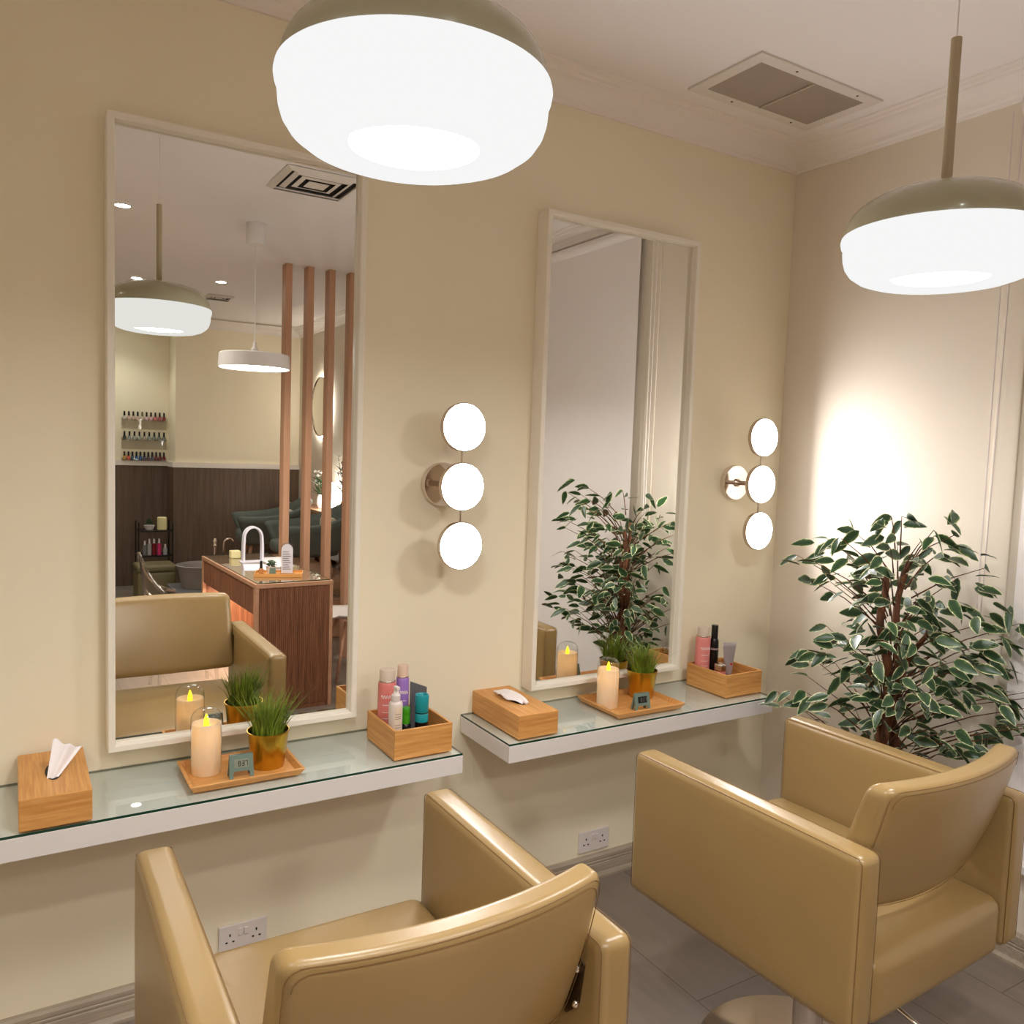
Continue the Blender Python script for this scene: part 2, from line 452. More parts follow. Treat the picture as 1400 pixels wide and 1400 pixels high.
# ------------------------------------------------------------------ sockets
def make_socket(x, z, label):
    t = thing('wall_socket', label, 'socket', (x, 0, z), group=None)
    obj('faceplate', bx(-.073, .073, -.009, -.0005, 0, .086, bev=.003), M['white_plastic'], t)
    for s in (-1, 1):
        c = s*.040
        bm = bmesh.new()
        box(bm, c-.0022, c+.0022, -.0102, -.0085, .050, .058)
        box(bm, c-.0135, c-.0070, -.0102, -.0085, .030, .0345)
        box(bm, c+.0070, c+.0135, -.0102, -.0085, .030, .0345)
        obj('pin_holes', bm, M['floor_dark'], t)
        c = s*.0085
        obj('switch', bx(c-.006, c+.006, -.0135, -.0085, .048, .070, bev=.0015), M['white_plastic'], t)
    return t
make_socket(.597, .112, 'white double socket low on the wall behind the nearest tan chair')
make_socket(1.955, .112, 'white double socket just above the skirting between the two tan chairs')

# ------------------------------------------------------------------ wall sconces
def make_sconce(x, z, label, plate_mat):
    t = thing('wall_sconce', label, 'wall light', (x, 0, z), group='three-disc wall sconces beside the mirrors')
    def disc(prof, zc, yc=0):   # lathe about y
        bm = lt(prof, n=56)
        bmesh.ops.rotate(bm, verts=bm.verts, cent=(0,0,0), matrix=Matrix.Rotation(PI/2, 3, 'X'))
        bmesh.ops.translate(bm, verts=bm.verts, vec=(0, yc, zc)); return bm
    sharp(obj('wall_plate', disc([(0,0),(.073,0),(.074,.003),(.074,.022),(.071,.026),(0,.026)], 0, -.0005), plate_mat, t))
    sharp(obj('arm', disc([(0,0),(.017,0),(.017,.008),(.0095,.014),(.0095,.105),(.014,.110),(.014,.118),(0,.118)], 0, -.024), M['satin_chrome'], t))
    for k in (1, 0, -1):
        zc = .1915*k
        h = sharp(obj('lamp_head', disc([(0,0),(.070,0),(.078,.004),(.079,.018),(.0775,.0215),(0,.0215)], zc, -.142), M['satin_chrome'], t))
        obj('diffuser', disc([(0,0),(.0745,0),(.0745,.001),(.071,.0035),(0,.0045)], zc, -.1640), M['disc'], h, smooth=False)
    for k in (1, -1):
        z0, z1 = .076*k, .116*k
        obj('link_rod', tb([(0,-.150,z0),(0,-.150,z1)], .0035, n=12), M['satin_chrome'], t)
    return t
make_sconce(1.237, 1.561, 'chrome wall sconce with three glowing discs between the two mirrors', M['chrome'])
make_sconce(2.620, 1.580, 'chrome wall sconce with three glowing discs beside the room corner', M['chrome'])

# ------------------------------------------------------------------ big pendants
def make_pendant(x, y, z, label):
    """origin at rim height"""
    t = thing('pendant_lamp', label, 'pendant light', (x, y, z), group='large taupe-capped pendant lamps')
    R = .2
    capp = [(.201*cos(PI/2*k/22)**(2/2.4) if k < 22 else .010, .003+.103*sin(PI/2*k/22)**(2/2.4)) for k in range(22, -1, -1)]
    capp += [(.198,.003),(.192,.030),(.175,.062),(.14,.085),(.010,.098)]
    sharp(obj('cap', lt(capp, n=96), M['cap'], t), 60)
    bp = [(.196,.0045),(.206,.004),(.2075,-.003),(.206,-.012),(.2020,-.018),(.2020,-.028),(.2005,-.044),(.196,-.059),(.186,-.074),(.168,-.087),(.147,-.0945),(.128,-.0980),(.116,-.0975),(.106,-.092),(.099,-.086)]
    b = obj('glass_bowl', lt(bp, n=96), M['bowl'], t, smooth=True)
    obj('inner_diffuser', lt([(.0988,-.0855),(.090,-.083),(.06,-.081),(0,-.080)], n=64), M['bowl_core'], b, smooth=True)
    obj('rod', tb([(0,0,.100),(0,0,.42)], .011, n=20), M['cap_rod'], t)
    obj('suspension_cord', tb([(0,0,.418),(.001,.001,.6),(0,0,CZ-z-.001)], .0016, n=6), M['white_plastic'], t)
    return t
make_pendant(.525, -1.315, 2.222, 'big taupe-capped opal pendant lamp hanging nearest, in front of the salon-reflecting mirror')
make_pendant(1.742, -1.410, 2.180, 'taupe-capped opal pendant lamp on a long rod by the right wall')

# ------------------------------------------------------------------ ceiling vent
t = thing('ceiling_vent', 'rectangular louvred air grille with four screws in the ceiling near the corner', 'vent', (2.388, -.378, CZ))
bm = bmesh.new()
X1, Y1, X0, Y0 = .315, .17, .267, .124
for a in ((-X1,X1,-Y1,-Y0),(-X1,X1,Y0,Y1),(-X1,-X0,-Y0,Y0),(X0,X1,-Y0,Y0)): box(bm, *a, -.007, -.0003)
obj('frame', bm, M['diffuser'], t)
bm = bmesh.new()
for k in range(22):
    y = -Y0+.005+k*(2*Y0-.01)/21
    v = [bm.verts.new(p) for p in ((-X0,y-.004,-.001),(X0,y-.004,-.001),(X0,y+.004,-.008),(-X0,y+.004,-.008))]
    bm.faces.new(v)
obj('louvres', bm, M['grille'], t)
obj('divider', bx(-.005, .005, -Y0, Y0, -.010, -.001), M['grille'], t)
obj('duct', bx(-X0, X0, -Y0, Y0, -.0012, -.0004), M['grille'], t)
for sx, sy in ((-.12,.147),(-.12,-.147),(.2,.147),(.2,-.147)):
    obj('screw', lt([(.0045,-.007),(.004,-.0088),(0,-.009)], n=10, c=(sx,sy,0)), M['dark_steel'], t)

# square diffuser above the reflection
def make_diffuser(x, y, w, label):
    t = thing('air_diffuser', label, 'vent', (x, y, CZ))
    bm = bmesh.new()
    for k, (a, b) in enumerate(((w, w*.86), (w*.74, w*.62), (w*.50, w*.38), (w*.26, .0))):
        zo, zi = -.004-.004*k, -.020+.002*k
        ro = [bm.verts.new(v) for v in ((-a,-a,zo),(a,-a,zo),(a,a,zo),(-a,a,zo))]
        if b > 0:
            ri = [bm.verts.new(v) for v in ((-b,-b,zi),(b,-b,zi),(b,b,zi),(-b,b,zi))]
            for i in range(4): bm.faces.new((ro[i], ro[(i+1)%4], ri[(i+1)%4], ri[i]))
        else: bm.faces.new(ro)
    obj('vanes', bm, M['diffuser'], t)
    obj('duct', bx(-w*.9, w*.9, -w*.9, w*.9, -.0025, -.0004), M['dark_gap'], t)
    return t
make_diffuser(1.322, -1.755, .20, 'square four-way ceiling diffuser seen in the mirror beside the big lamp')
t = thing('linear_vent', 'long slot air vent in the ceiling near the back wall, seen in the mirror', 'vent', (2.25, -7.0, CZ))
obj('frame', bx(-.5, .5, -.07, .07, -.006, -.0004, bev=.002), M['diffuser'], t)
obj('slots', bx(-.47, .47, -.045, .045, -.0075, -.0055), M['grille'], t)
make_diffuser(1.63, -5.55, .12, 'small square ceiling diffuser beyond the large pendant in the mirror')

# ------------------------------------------------------------------ downlights
def make_downlight(x, y, label, e=60, group='round recessed downlights in the mirror reflection'):
    t = thing('downlight', label, 'ceiling light', (x, y, CZ), group=group)
    obj('trim_ring', lt([(.040,-.001),(.052,-.001),(.052,-.005),(.044,-.008),(.040,-.006)], n=32), M['white'], t)
    obj('lens', lt([(.0415,-.003),(.03,-.006),(0,-.0065)], n=32), M['spot_lit'], t)
    l = bpy.data.lights.new('downlight_beam', 'SPOT'); l.energy = e*(.2 if y < -4 else .5); l.color = (.97,1,.96) if y < -4 else (1,.97,.92); l.spot_size = 2.1; l.spot_blend = .8; l.shadow_soft_size = .04
    lo = link(bpy.data.objects.new('downlight_beam', l)); lo.parent = t; lo.location = (0,0,-.012)
    return t
make_downlight(.545, -2.83, 'recessed downlight nearest, at the upper left in the mirror reflection', 50)
make_downlight(1.489, -4.78, 'recessed downlight over the desk end, right of the reflected pendant', 60)
make_downlight(.885, -5.10, 'recessed downlight half hidden behind the reflected pendant cap', 50)
make_downlight(.95, -7.15, 'recessed downlight close to the back wall above the nail polish racks', 60)
make_downlight(-.9, -3.6, 'added fill downlight, unseen, in the left part of the salon', 50, 'added unseen downlights filling the left half of the room')  # added with the next one, out of view, to brighten the back room
make_downlight(-.9, -6.2, 'added fill downlight, unseen, at the far left of the salon', 50, 'added unseen downlights filling the left half of the room')
make_downlight(-1.15, -1.55, 'added fill downlight left of the salon chairs, out of the mirror views', 50, 'added unseen downlights filling the left half of the room')  # this and the one below are added, unseen, to lift the left side
make_downlight(-.15, -2.9, 'added fill downlight, unseen, over the middle of the floor behind the chairs', 50, 'added unseen downlights filling the left half of the room')

# ------------------------------------------------------------------ salon chairs
def make_chair(loc, rz, label, bo=0.0, bw=.279, hinges=(-1, 1)):
    """origin on the floor under the seat centre; local +y faces the mirror wall"""
    t = thing('salon_chair', label, 'chair', loc, rz, group='tan leatherette salon chairs')
    HW, HL = .358, .356            # half width, half length
    def loops(hx, hy, hz, r, c, parent, sides=(-1,1)):
        """stitched seams running round the arm panel at both edges"""
        for s in sides:
            o = r*.42
            xx = s*(hx-o*.55)
            pts = []
            yy, zz = hy-o*.55+.0012, hz-o*.55+.0012; rr = r*.8
            for cy, cz, a0 in ((yy-rr,zz-rr,0),(-yy+rr,zz-rr,PI/2),(-yy+rr,-zz+rr,PI),(yy-rr,-zz+rr,3*PI/2)):
                for k in range(7):
                    a = a0+PI/2*k/6
                    pts.append((c[0]+xx, c[1]+cy+rr*cos(a), c[2]+cz+rr*sin(a)))
            obj('seam', tb(pts, .0008, n=5, closed=True), M['seam'], parent)
    for s in (-1, 1):
        c = (s*(HW-.037), 0, .651)
        a = obj('armrest', cushion(.037, HL, .200, .020, (.006,.002,.002), n=12, c=c), M['leather'], t, smooth=True)
        loops(.037, HL, .200, .020, c, a)
    # seat block
    def dseat(p):
        q = p.copy()
        q.z -= .010*max(0, q.z/.082)*max(0, min(1, (q.y+.10)/-.25))
        return q
    s_ = obj('seat', cushion(.280, HL-.006, .082, .032, (.0,.006,.010), n=14, c=(0,0,.517), deform=dseat), M['leather'], t, smooth=True)
    # backrest: wedge profile, bowed in plan, between the arms
    hz = .158; zc = .829
    def dback(p):
        u = p.x/bw; w = p.z/hz       # w -1 bottom .. 1 top
        y_front = -.247-.0475*w-.0055*w*w
        y_back = -.322-.050*w+.010*w*w
        f = (p.y/.045+1)/2             # 0 rear .. 1 front
        y = y_back+(y_front-y_back)*f
        y -= .045*(1-u*u)
        z = zc+p.z
        if w < 0: z -= .016*(1-u*u)*(-w)
        return Vector((p.x+bo, y, z))
    b_ = obj('backrest', cushion(bw, .045, hz, .026, (0,0,0), n=20, deform=dback), M['leather'], t, smooth=True)
    for fy in (-.0405,):
        pts = []
        rr = .030; xx, zz = bw-.0055, hz-.0055
        for cx, cz, a0 in ((xx-rr,zz-rr,0),(-xx+rr,zz-rr,PI/2),(-xx+rr,-zz+rr,PI),(xx-rr,-zz+rr,3*PI/2)):
            if a0 == PI/2:
                for k in range(1, 16): pts.append(((xx-rr)*(1-2*k/16), zz))
            if a0 == 3*PI/2:
                for k in range(1, 16): pts.append((-(xx-rr)*(1-2*k/16), -zz))
            if a0 in (0, PI):
                sg = 1 if a0 == 0 else -1
                for k in range(1, 8): pts.append((xx*sg, -(zz-rr)*sg*(1-2*k/8)))
            for k in range(6):
                a = a0+PI/2*k/5; pts.append((cx+rr*cos(a), cz+rr*sin(a)))
        obj('seam', tb([dback(Vector((px, fy, pz)))+Vector((0,-.0008,0)) for px, pz in pts], .0009, n=5, closed=True), M['seam'], b_)
        pts2 = [(px*.965, pz-.009 if pz > 0 else pz+.009) for px, pz in pts if pz > hz*.75]
        pts2 = sorted(pts2)
        obj('stitching', tb([dback(Vector((px, -.0452, pz)))+Vector((0,-.0004,0)) for px, pz in pts2], .0007, n=4), M['seam'], b_)
    for s in hinges:
        bm = bmesh.new()
        ol = [(-.270,-.075),(-.225,-.075),(-.225,.055),(-.290,.060),(-.316,.040),(-.305,-.040)]
        xs = s*.2822
        prism(bm, [(y, .755+z) for y, z in ol], xs-.0022, xs+.0022, 'x')
        pl = obj('hinge_plate', bm, M['dark_steel'], t)
        for dz in (-.035, .030):
            bmb = lt([(.0075,0),(.0068,.004),(.004,.0065),(0,.0075)], n=16)
            bmesh.ops.rotate(bmb, verts=bmb.verts, cent=(0,0,0), matrix=Matrix.Rotation(PI/2, 3, 'X'))
            bmesh.ops.translate(bmb, verts=bmb.verts, vec=(s*.2775, -.300, .752+dz))
            obj('bolt', bmb, M['chrome'], pl, smooth=True)
    # steel frame, pump column, round base, foot bar
    bm = bmesh.new(); box(bm, -.16,.16,-.16,.16,.405,.434,bev=.004)
    box(bm, -.22,.22,-.03,.03,.392,.406); obj('seat_frame', bm, M['black'], t)
    sharp(obj('pump_column', lt([(0,.018),(.052,.018),(.052,.05),(.040,.07),(.040,.24),(.027,.242),(.027,.392),(0,.392)], n=32), M['chrome'], t))
    sharp(obj('base_plate', lt([(0,0),(.298,0),(.300,.005),(.294,.011),(.20,.016),(.06,.019),(0,.019)], n=72), M['chrome'], t), 20)
    obj('pump_lever', tb([(.03,-.03,.30),(.05,-.16,.31),(.07,-.27,.27),(.085,-.34,.23)], .006, n=10), M['chrome'], t, smooth=True)
    return t
make_chair((.560, -1.098, 0), 0, 'tan leatherette salon chair nearest the camera, facing the first mirror', .010, .272)
make_chair((1.862, -1.108, 0), .035, 'tan leatherette salon chair beside the potted tree, facing the second mirror', -.001, .282, (-1,))

# ------------------------------------------------------------------ shelf things
def tissue_box(x, y, rz, label, sheet):
    t = thing('tissue_box', label, 'tissue box', (x, y, SZ), rz, group='bamboo tissue boxes')
    bm = bx(-.0775, .0775, -.158, .158, 0, .079, bev=.003)
    b = obj('box', bm, M['bamboo_y'], t)
    b.data.materials.append(M['bamboo'])
    for p in b.data.polygons:
        if abs(p.normal.y) > .5: p.material_index = 1
    bm = bmesh.new(); bm2 = lathe(bm, [(.0,.0794),(.055,.0795)], n=40)
    for v in bm.verts: v.co.x *= .34; v.co.y = v.co.y*1.05-.004
    obj('opening', bm, M['floor_dark'], t)
    # tissue: crumpled folded sheet
    bm = bmesh.new(); nu, nv = 14, 16
    g = []
    for i in range(nu+1):
        row = []
        for j in range(nv+1):
            row.append(bm.verts.new(sheet(i/nu, j/nv)))
        g.append(row)
    for i in range(nu):
        for j in range(nv): bm.faces.new((g[i][j], g[i+1][j], g[i+1][j+1], g[i][j+1]))
    o = obj('tissue', bm, M['tissue'], t, smooth=True)
    sm = o.modifiers.new('t', 'SOLIDIFY'); sm.thickness = .0008
    return t
def sheet_a(u, v):   # standing, leaning back to the right
    a, b = -.016+.016*v, .008+.058*v
    fold = .010*sin(u*8+.6)*(.3+.7*v)
    return (a+(b-a)*u, -.050+fold+.045*v+.010*u*v, .0780+v*(.082-.034*u**1.3)+.004*sin(u*14)*v)
def sheet_b(u, v):   # collapsed, trailing backwards
    w = .013+.020*sin(min(1,v*1.15)*PI)**.8
    x = (u-.5)*2*w+.010-.030*v
    y = -.060+.150*v+.006*sin(u*9)
    ridge = (1-abs(u-.45)*1.7)
    z = .0785+.036*sin(v*PI)**.6*max(0,ridge)*(1-.55*v)+.006*v+.005*sin(u*11+v*13)*sin(v*PI)+.003
    return (x, y, z)
tissue_box(.0805, -.1700, 0, 'bamboo tissue box with an upright tissue at the far left of the shelves', sheet_a)
tissue_box(1.4650, -.1560, 0, 'bamboo tissue box with a flopped tissue on the shorter shelf', sheet_b)

def tray(x0, x1, y0, y1, label):
    t = thing('serving_tray', label, 'tray', ((x0+x1)/2, (y0+y1)/2, SZ), group='shallow bamboo trays')
    w, d = (x1-x0)/2, (y1-y0)/2
    bm = bmesh.new()
    rings = []
    for a, z in ((-.012,0),(0,.0190),(-.0015,.0205),(-.0085,.0205),(-.010,.019),(-.020,.0075)):
        rings.append([bm.verts.new(v) for v in ((-w-a,-d-a,z),(w+a,-d-a,z),(w+a,d+a,z),(-w-a,d+a,z))] if False else
                     [bm.verts.new(v) for v in ((-(w+a),-(d+a),z),((w+a),-(d+a),z),((w+a),(d+a),z),(-(w+a),(d+a),z))])
    for a, b in zip(rings, rings[1:]):
        for k in range(4): bm.faces.new((a[k], a[(k+1)%4], b[(k+1)%4], b[k]))
    bm.faces.new(rings[0][::-1]); bm.faces.new(rings[-1])
    obj('tray_body', bm, M['bamboo'], t)
    return t
tray(.389, .697, -.288, -.080, 'shallow bamboo tray holding a candle, clock and grass pot below the first mirror')
tray(1.810, 2.126, -.300, -.050, 'shallow bamboo tray on the shorter shelf below the second mirror')
TZ = SZ+.0078

def candle(x, y, label):
    t = thing('led_candle', label, 'candle', (x, y, TZ), group='ivory candles under glass on the trays')
    obj('wax', lt([(0,0),(.0385,0),(.0395,.002),(.0395,.139),(.038,.142),(.033,.1425),(.028,.136),(.018,.131),(0,.130)], n=48), M['wax'], t, smooth=True)
    fl = []
    for k in range(9):
        a = k/8; fl.append(((.0080*sin(PI*(.12+.88*a))*(1-.55*a)+.0012) if a < 1 else 0, .1305+.038*a))
    obj('flame', lt(fl, n=16), M['flame'], t, smooth=True)
    obj('flame_holder', lt([(.009,.131),(.008,.135),(.004,.138),(0,.138)], n=20), M['flame'], t, smooth=True)
    gp = [(.0415,.0008),(.0415,.150)]
    for k in range(1, 11):
        a = PI/2*k/10; gp.append((.0415*cos(a)**.75 if k < 10 else 0, .150+.034*sin(a)))
    g = obj('glass_dome', lt(gp, n=48), M['clear'], t, smooth=True, label='clear glass cylinder with rounded top')
    l = bpy.data.lights.new('flame_glow', 'POINT'); l.energy = .016; l.color = (1,.60,.18); l.shadow_soft_size = .006
    lo = link(bpy.data.objects.new('flame_glow', l)); lo.parent = t; lo.location = (.0,0,.112)
    return t
candle(.453, -.165, 'ivory pillar candle with yellow flame under glass, on the tray by the first mirror')
candle(1.858, -.172, 'ivory pillar candle with yellow flame under glass, on the shorter shelf')

def grass_pot(x, y, label, seed, lean):
    rnd = random.Random(seed)
    t = thing('potted_grass', label, 'potted plant', (x, y, TZ), group='artificial grass in brass pots')
    sharp(obj('pot', lt([(0,0),(.044,0),(.0455,.002),(.0570,.100),(.0590,.101),(.0590,.105),(.0565,.105),(.0550,.092),(0,.092)], n=48), M['brass'], t), 50)
    obj('soil', lt([(.0548,.0925),(0,.0935)], n=24), M['soil'], t)
    bm = bmesh.new()
    for i in range(330):
        a = rnd.uniform(0, 2*PI); r = .042*math.sqrt(rnd.random())
        bx_, by_ = r*cos(a), r*sin(a)
        L = rnd.uniform(.06, .135); out = rnd.uniform(.15, .75)*(.35+r/.042*.75)
        d = Vector((cos(a+rnd.uniform(-.8,.8)), sin(a+rnd.uniform(-.8,.8)), 0))
        side = Vector((-d.y, d.x, 0)); wv = rnd.uniform(.0018, .0030)
        side = (side+Vector((rnd.uniform(-1,1), rnd.uniform(-1,1), 0))*.6).normalized()
        prev = None
        for k in range(5):
            s = k/4
            p = Vector((bx_, by_, .090))+Vector((0,0,1))*L*(s-.12*out*s*s)+d*L*out*s**1.6+Vector(lean)*s*s*L
            ww = wv*(1-s*.92)
            q = (bm.verts.new(p-side*ww), bm.verts.new(p+side*ww))
            if prev: bm.faces.new((prev[0], prev[1], q[1], q[0]))
            prev = q
    g = obj('grass', bm, M['grass'], t, smooth=True); g['kind'] = 'stuff'
    return t
grass_pot(.618, -.188, 'artificial grass in a brass pot beside the salon-reflecting mirror', 3, (.1,0,0))
grass_pot(2.057, -.128, 'artificial grass in a brass pot on the shorter shelf', 9, (0,0,0))

SEG = {'8':'abcdefg', '3':'abcdg', '7':'abc'}
def clock(x, y, rz, label, dark=False):
    t = thing('desk_clock', label, 'clock', (x, y, TZ), rz)
    def leaning(bm, s):
        for v in bm.verts: v.co.y += s*(.014-.0125*(v.co.z/.062))
    for s, nm in ((-1, 'front_panel'), (1, 'rear_panel')):
        bm = bmesh.new()
        prism(bm, [(-.033,0),(-.022,0),(-.022,.014),(-.018,.018),(.018,.018),(.022,.014),(.022,0),(.033,0),(.031,.062),(-.031,.062)], -.0025, .0025)
        leaning(bm, s); p = obj(nm, bm, M['sage'], t)
        if s < 0:
            bm = bx(-.019, .019, -.0034, -.0024, .028, .050); leaning(bm, s); obj('screen', bm, M['black'] if dark else M['lcd'], p)
            bm = bmesh.new()
            def seg(cx, ch):
                w, h, q = .0062, .0135, .0013; z0 = .032
                R = {'a':(0,w,h-q,h),'g':(0,w,h/2-q/2,h/2+q/2),'d':(0,w,0,q),'f':(0,q,h/2,h),'b':(w-q,w,h/2,h),'e':(0,q,0,h/2),'c':(w-q,w,0,h/2)}
                for c_ in SEG[ch]:
                    a = R[c_]; box(bm, cx+a[0], cx+a[1], -.0042, -.0033, z0+a[2], z0+a[3])
            seg(-.0085,'8'); seg(.0015,'3'); seg(.0100,'7')
            box(bm, -.0008,.0002,-.0042,-.0033,.0355,.0365); box(bm, -.0008,.0002,-.0042,-.0033,.041,.042)
            leaning(bm, s); obj('digits', bm, M['black'] if not dark else M['slate'], p)
    return t
clock(.532, -.232, -.05, 'small sage-green digital clock reading 8:37 beside the brass grass pot')
clock(1.948, -.256, -.10, 'small sage-green clock with a dark display on the shorter shelf tray', True)

def crate(x0, x1, y0, y1, label):
    t = thing('storage_box', label, 'box', ((x0+x1)/2, (y0+y1)/2, SZ), group='open bamboo boxes of hair products')
    w, d, h, th = (x1-x0)/2, (y1-y0)/2, .089, .0075
    for a in ((-w, w, -d, -d+th), (-w, w, d-th, d)): obj('side_board', bx(*a, 0, h, bev=.0008, seg=1), M['bamboo'], t)
    for a in ((-w, -w+th, -d+th, d-th), (w-th, w, -d+th, d-th)): obj('end_board', bx(*a, 0, h, bev=.0008, seg=1), M['bamboo_y'], t)
    obj('bottom', bx(-w+th, w-th, -d+th, d-th, .001, .006), M['bamboo'], t)
    return t
crate(.961, 1.153, -.301, -.080, 'open bamboo box of bottles at the right end of the long shelf')
crate(2.364, 2.560, -.272, -.052, 'open bamboo box of bottles at the corner end of the shorter shelf')
BZ = SZ+.0065

def arc_label(R, a0, a1, z0, z1, n=10, off=.0003):
    """curved print patch on a cylinder of radius R (angles measured from +x)"""
    bm = bmesh.new(); prev = None
    for k in range(n+1):
        a = a0+(a1-a0)*k/n
        q = (bm.verts.new(((R+off)*cos(a), (R+off)*sin(a), z0)), bm.verts.new(((R+off)*cos(a), (R+off)*sin(a), z1)))
        if prev: bm.faces.new((prev[0], q[0], q[1], prev[1]))
        prev = q
    return bm
def squiggle(R, a0, a1, z, amp, th=.0011, n=40, f=5):
    return tb([((R+.0006)*cos(a0+(a1-a0)*k/n), (R+.0006)*sin(a0+(a1-a0)*k/n), z+amp*sin(f*2*PI*k/n)*(1 if k % 2 else .6)) for k in range(n+1)], th, n=4)
AF = -PI/2-.28      # direction towards the camera
def can(x, y, R, H, body, cap_m, capR, capH, label, writing=True, ink='white_ink', extra=None):
    t = thing('spray_can', label, 'bottle', (x, y, BZ))
    b = sharp(obj('can_body', lt([(0,0),(R*.97,0),(R,.003),(R,H-.012),(R*.97,H-.006),(R*.86,H),(0,H)], n=40), body, t), 50)
    c = sharp(obj('cap', lt([(capR,H+.0003),(capR,H+capH-.004),(capR*.93,H+capH),(0,H+capH)], n=36), cap_m, t), 50)
    sharp(obj('rim', lt([(R*.90,H-.004),(R*.93,H-.001),(R*.90,H+.0015),(capR*1.01,H+.002)], n=36), M['satin_chrome'], b), 50)
    if writing:
        obj('script_print', squiggle(R, AF-.75, AF+.75, H*.76, H*.035), M[ink], b)
        for zz, hh in ((.62,.012),(.50,.010),(.40,.010),(.28,.008)):
            obj('print_line', arc_label(R, AF-.6, AF+.5, H*zz, H*(zz+hh)), M[ink], b)
    return t
M['pump_clear'] = mat('frosted_cap', (214,196,180), .3, spec=.5)
can(1.000, -.142, .0280, .192, M['pink'], M['pump_clear'], .0245, .036, 'tall pink spray can with a frosted cap in the long shelf box')
can(1.053, -.142, .0205, .200, M['purple'], mat('peach_frosted_cap', (226,196,176), .3), .0175, .036, 'slim lilac spray can with a peach cap in the long shelf box')
# pump bottle with cream label
def pump_bottle(x, y, label):
    t = thing('pump_bottle', label, 'bottle', (x, y, BZ))
    b = sharp(obj('bottle_body', lt([(0,0),(.0195,0),(.0215,.002),(.0215,.140),(.019,.147),(.010,.151),(0,.151)], n=32), mat('frosted_white_bottle', (222,210,202), .35), t), 50)
    obj('label_patch', arc_label(.0215, AF-.3, AF+1.0, .040, .134), M['cream_label'], b)
    for zz in (.112,.104,.098,.078,.070):
        obj('print_line', arc_label(.0215, AF-.15, AF+.7, zz, zz+.0018, off=.0006), M['grey_print'], b)
    sharp(obj('collar', lt([(.013,.151),(.014,.153),(.014,.168),(.009,.172),(.0055,.186),(0,.186)], n=24), M['white_plastic'], t))
    bm = bmesh.new(); box(bm, -.006,.006,-.018,.006,.186,.196,bev=.002); obj('pump_head', bm, M['white_plastic'], t)
    return t
pump_bottle(.996, -.222, 'white pump bottle with a cream label at the front of the long shelf box')
t = thing('hair_serum_bottle', 'green and black bottle behind the pump bottle in the long shelf box', 'bottle', (1.040,-.200,BZ))
sharp(obj('bottle_body', lt([(0,0),(.0165,0),(.017,.002),(.017,.060),(.013,.066),(0,.066)], n=32), M['black'], t), 50)
sharp(obj('cap', lt([(.0135,.0665),(.0135,.092),(.0125,.095),(.0135,.097),(.0135,.116),(.012,.118),(0,.118)], n=32), M['green'], t), 50)
obj('fine_print', arc_label(.017, AF-.2, AF+.5, .042, .052), M['white_ink'], t)
t = thing('styling_product', 'teal cylinder with a hollow ring top standing in the long shelf box', 'bottle', (1.089,-.212,BZ))
sharp(obj('black_base', lt([(0,0),(.0195,0),(.020,.002),(.020,.070),(0,.070)], n=32), M['black'], t), 50)
sharp(obj('teal_cap', lt([(.0210,.0705),(.0210,.096),(.0204,.097),(.0204,.101),(.0210,.102),(.0220,.150),(.0205,.155),(.0170,.155),(.0140,.151),(.012,.135),(0,.135)], n=36), M['teal'], t), 50)
obj('band_slot', lt([(.0207,.0975),(.0209,.1005)], n=32), M['black'], t)
t = thing('product_carton', 'flat grey slanted sachet standing behind the teal cylinder', 'packet', (1.105,-.150,BZ), -.15)
bm = bmesh.new(); prism(bm, [(-.027,0),(.027,0),(.027,.158),(-.027,.180)], -.004, .004); obj('sleeve', bm, M['slate'], t)

can(2.404, -.095, .0300, .200, M['pink_pale'], M['pump_clear'], .024, .036, 'tall pale pink spray can in the corner box')
t = thing('serum_bottle', 'tall black dropper bottle beside the pale pink can in the corner box', 'bottle', (2.452,-.110,BZ))
b = sharp(obj('bottle_body', lt([(0,0),(.0180,0),(.0185,.002),(.0185,.120),(.0185,.160),(.018,.178),(.0135,.188),(0,.188)], n=32), M['black'], t), 50)
sharp(obj('cap', lt([(.0135,.1885),(.0135,.240),(.0125,.243),(0,.243)], n=32), M['black'], t), 50)
obj('label_band', arc_label(.0185, AF-1.2, AF+.6, .142, .150), M['grey_print'], b)
t = thing('cream_jar', 'short silver lidded jar in front of the black bottle in the corner box', 'jar', (2.405,-.195,BZ))
sharp(obj('jar_body', lt([(0,0),(.0215,0),(.022,.002),(.022,.080),(0,.080)], n=32), M['pink_pale'], t), 50)
sharp(obj('lid', lt([(.0228,.0805),(.0228,.090),(.0215,.0905),(.0228,.092),(.0228,.106),(.021,.108),(0,.108)], n=32), M['satin_chrome'], t), 50)
t = thing('lotion_tube', 'flared silver tube with a red mark and black cap in the corner box', 'tube', (2.462,-.185,BZ), -.35)
bm = bmesh.new(); rings = []
for k in range(9):
    s = k/8; rx = .0125+.0175*s; ry = .0125*(1-s)+.0012
    rings.append([bm.verts.new((rx*cos(2*PI*i/24)*(1 if s < 1 else 1), ry*sin(2*PI*i/24), .045+.140*s)) for i in range(24)])
for a, b_ in zip(rings, rings[1:]):
    for i in range(24): bm.faces.new((a[i], a[(i+1)%24], b_[(i+1)%24], b_[i]))
bm.faces.new(rings[0][::-1]); bm.faces.new(rings[-1])
tb_ = obj('tube_body', bm, M['silver_tube'], t, smooth=True)
sharp(obj('cap', lt([(0,0),(.0125,0),(.0130,.002),(.0130,.044),(0,.044)], n=28), M['black'], t), 50)
bm = bmesh.new(); bmesh.ops.create_circle(bm, cap_ends=True, segments=20, radius=.0048)
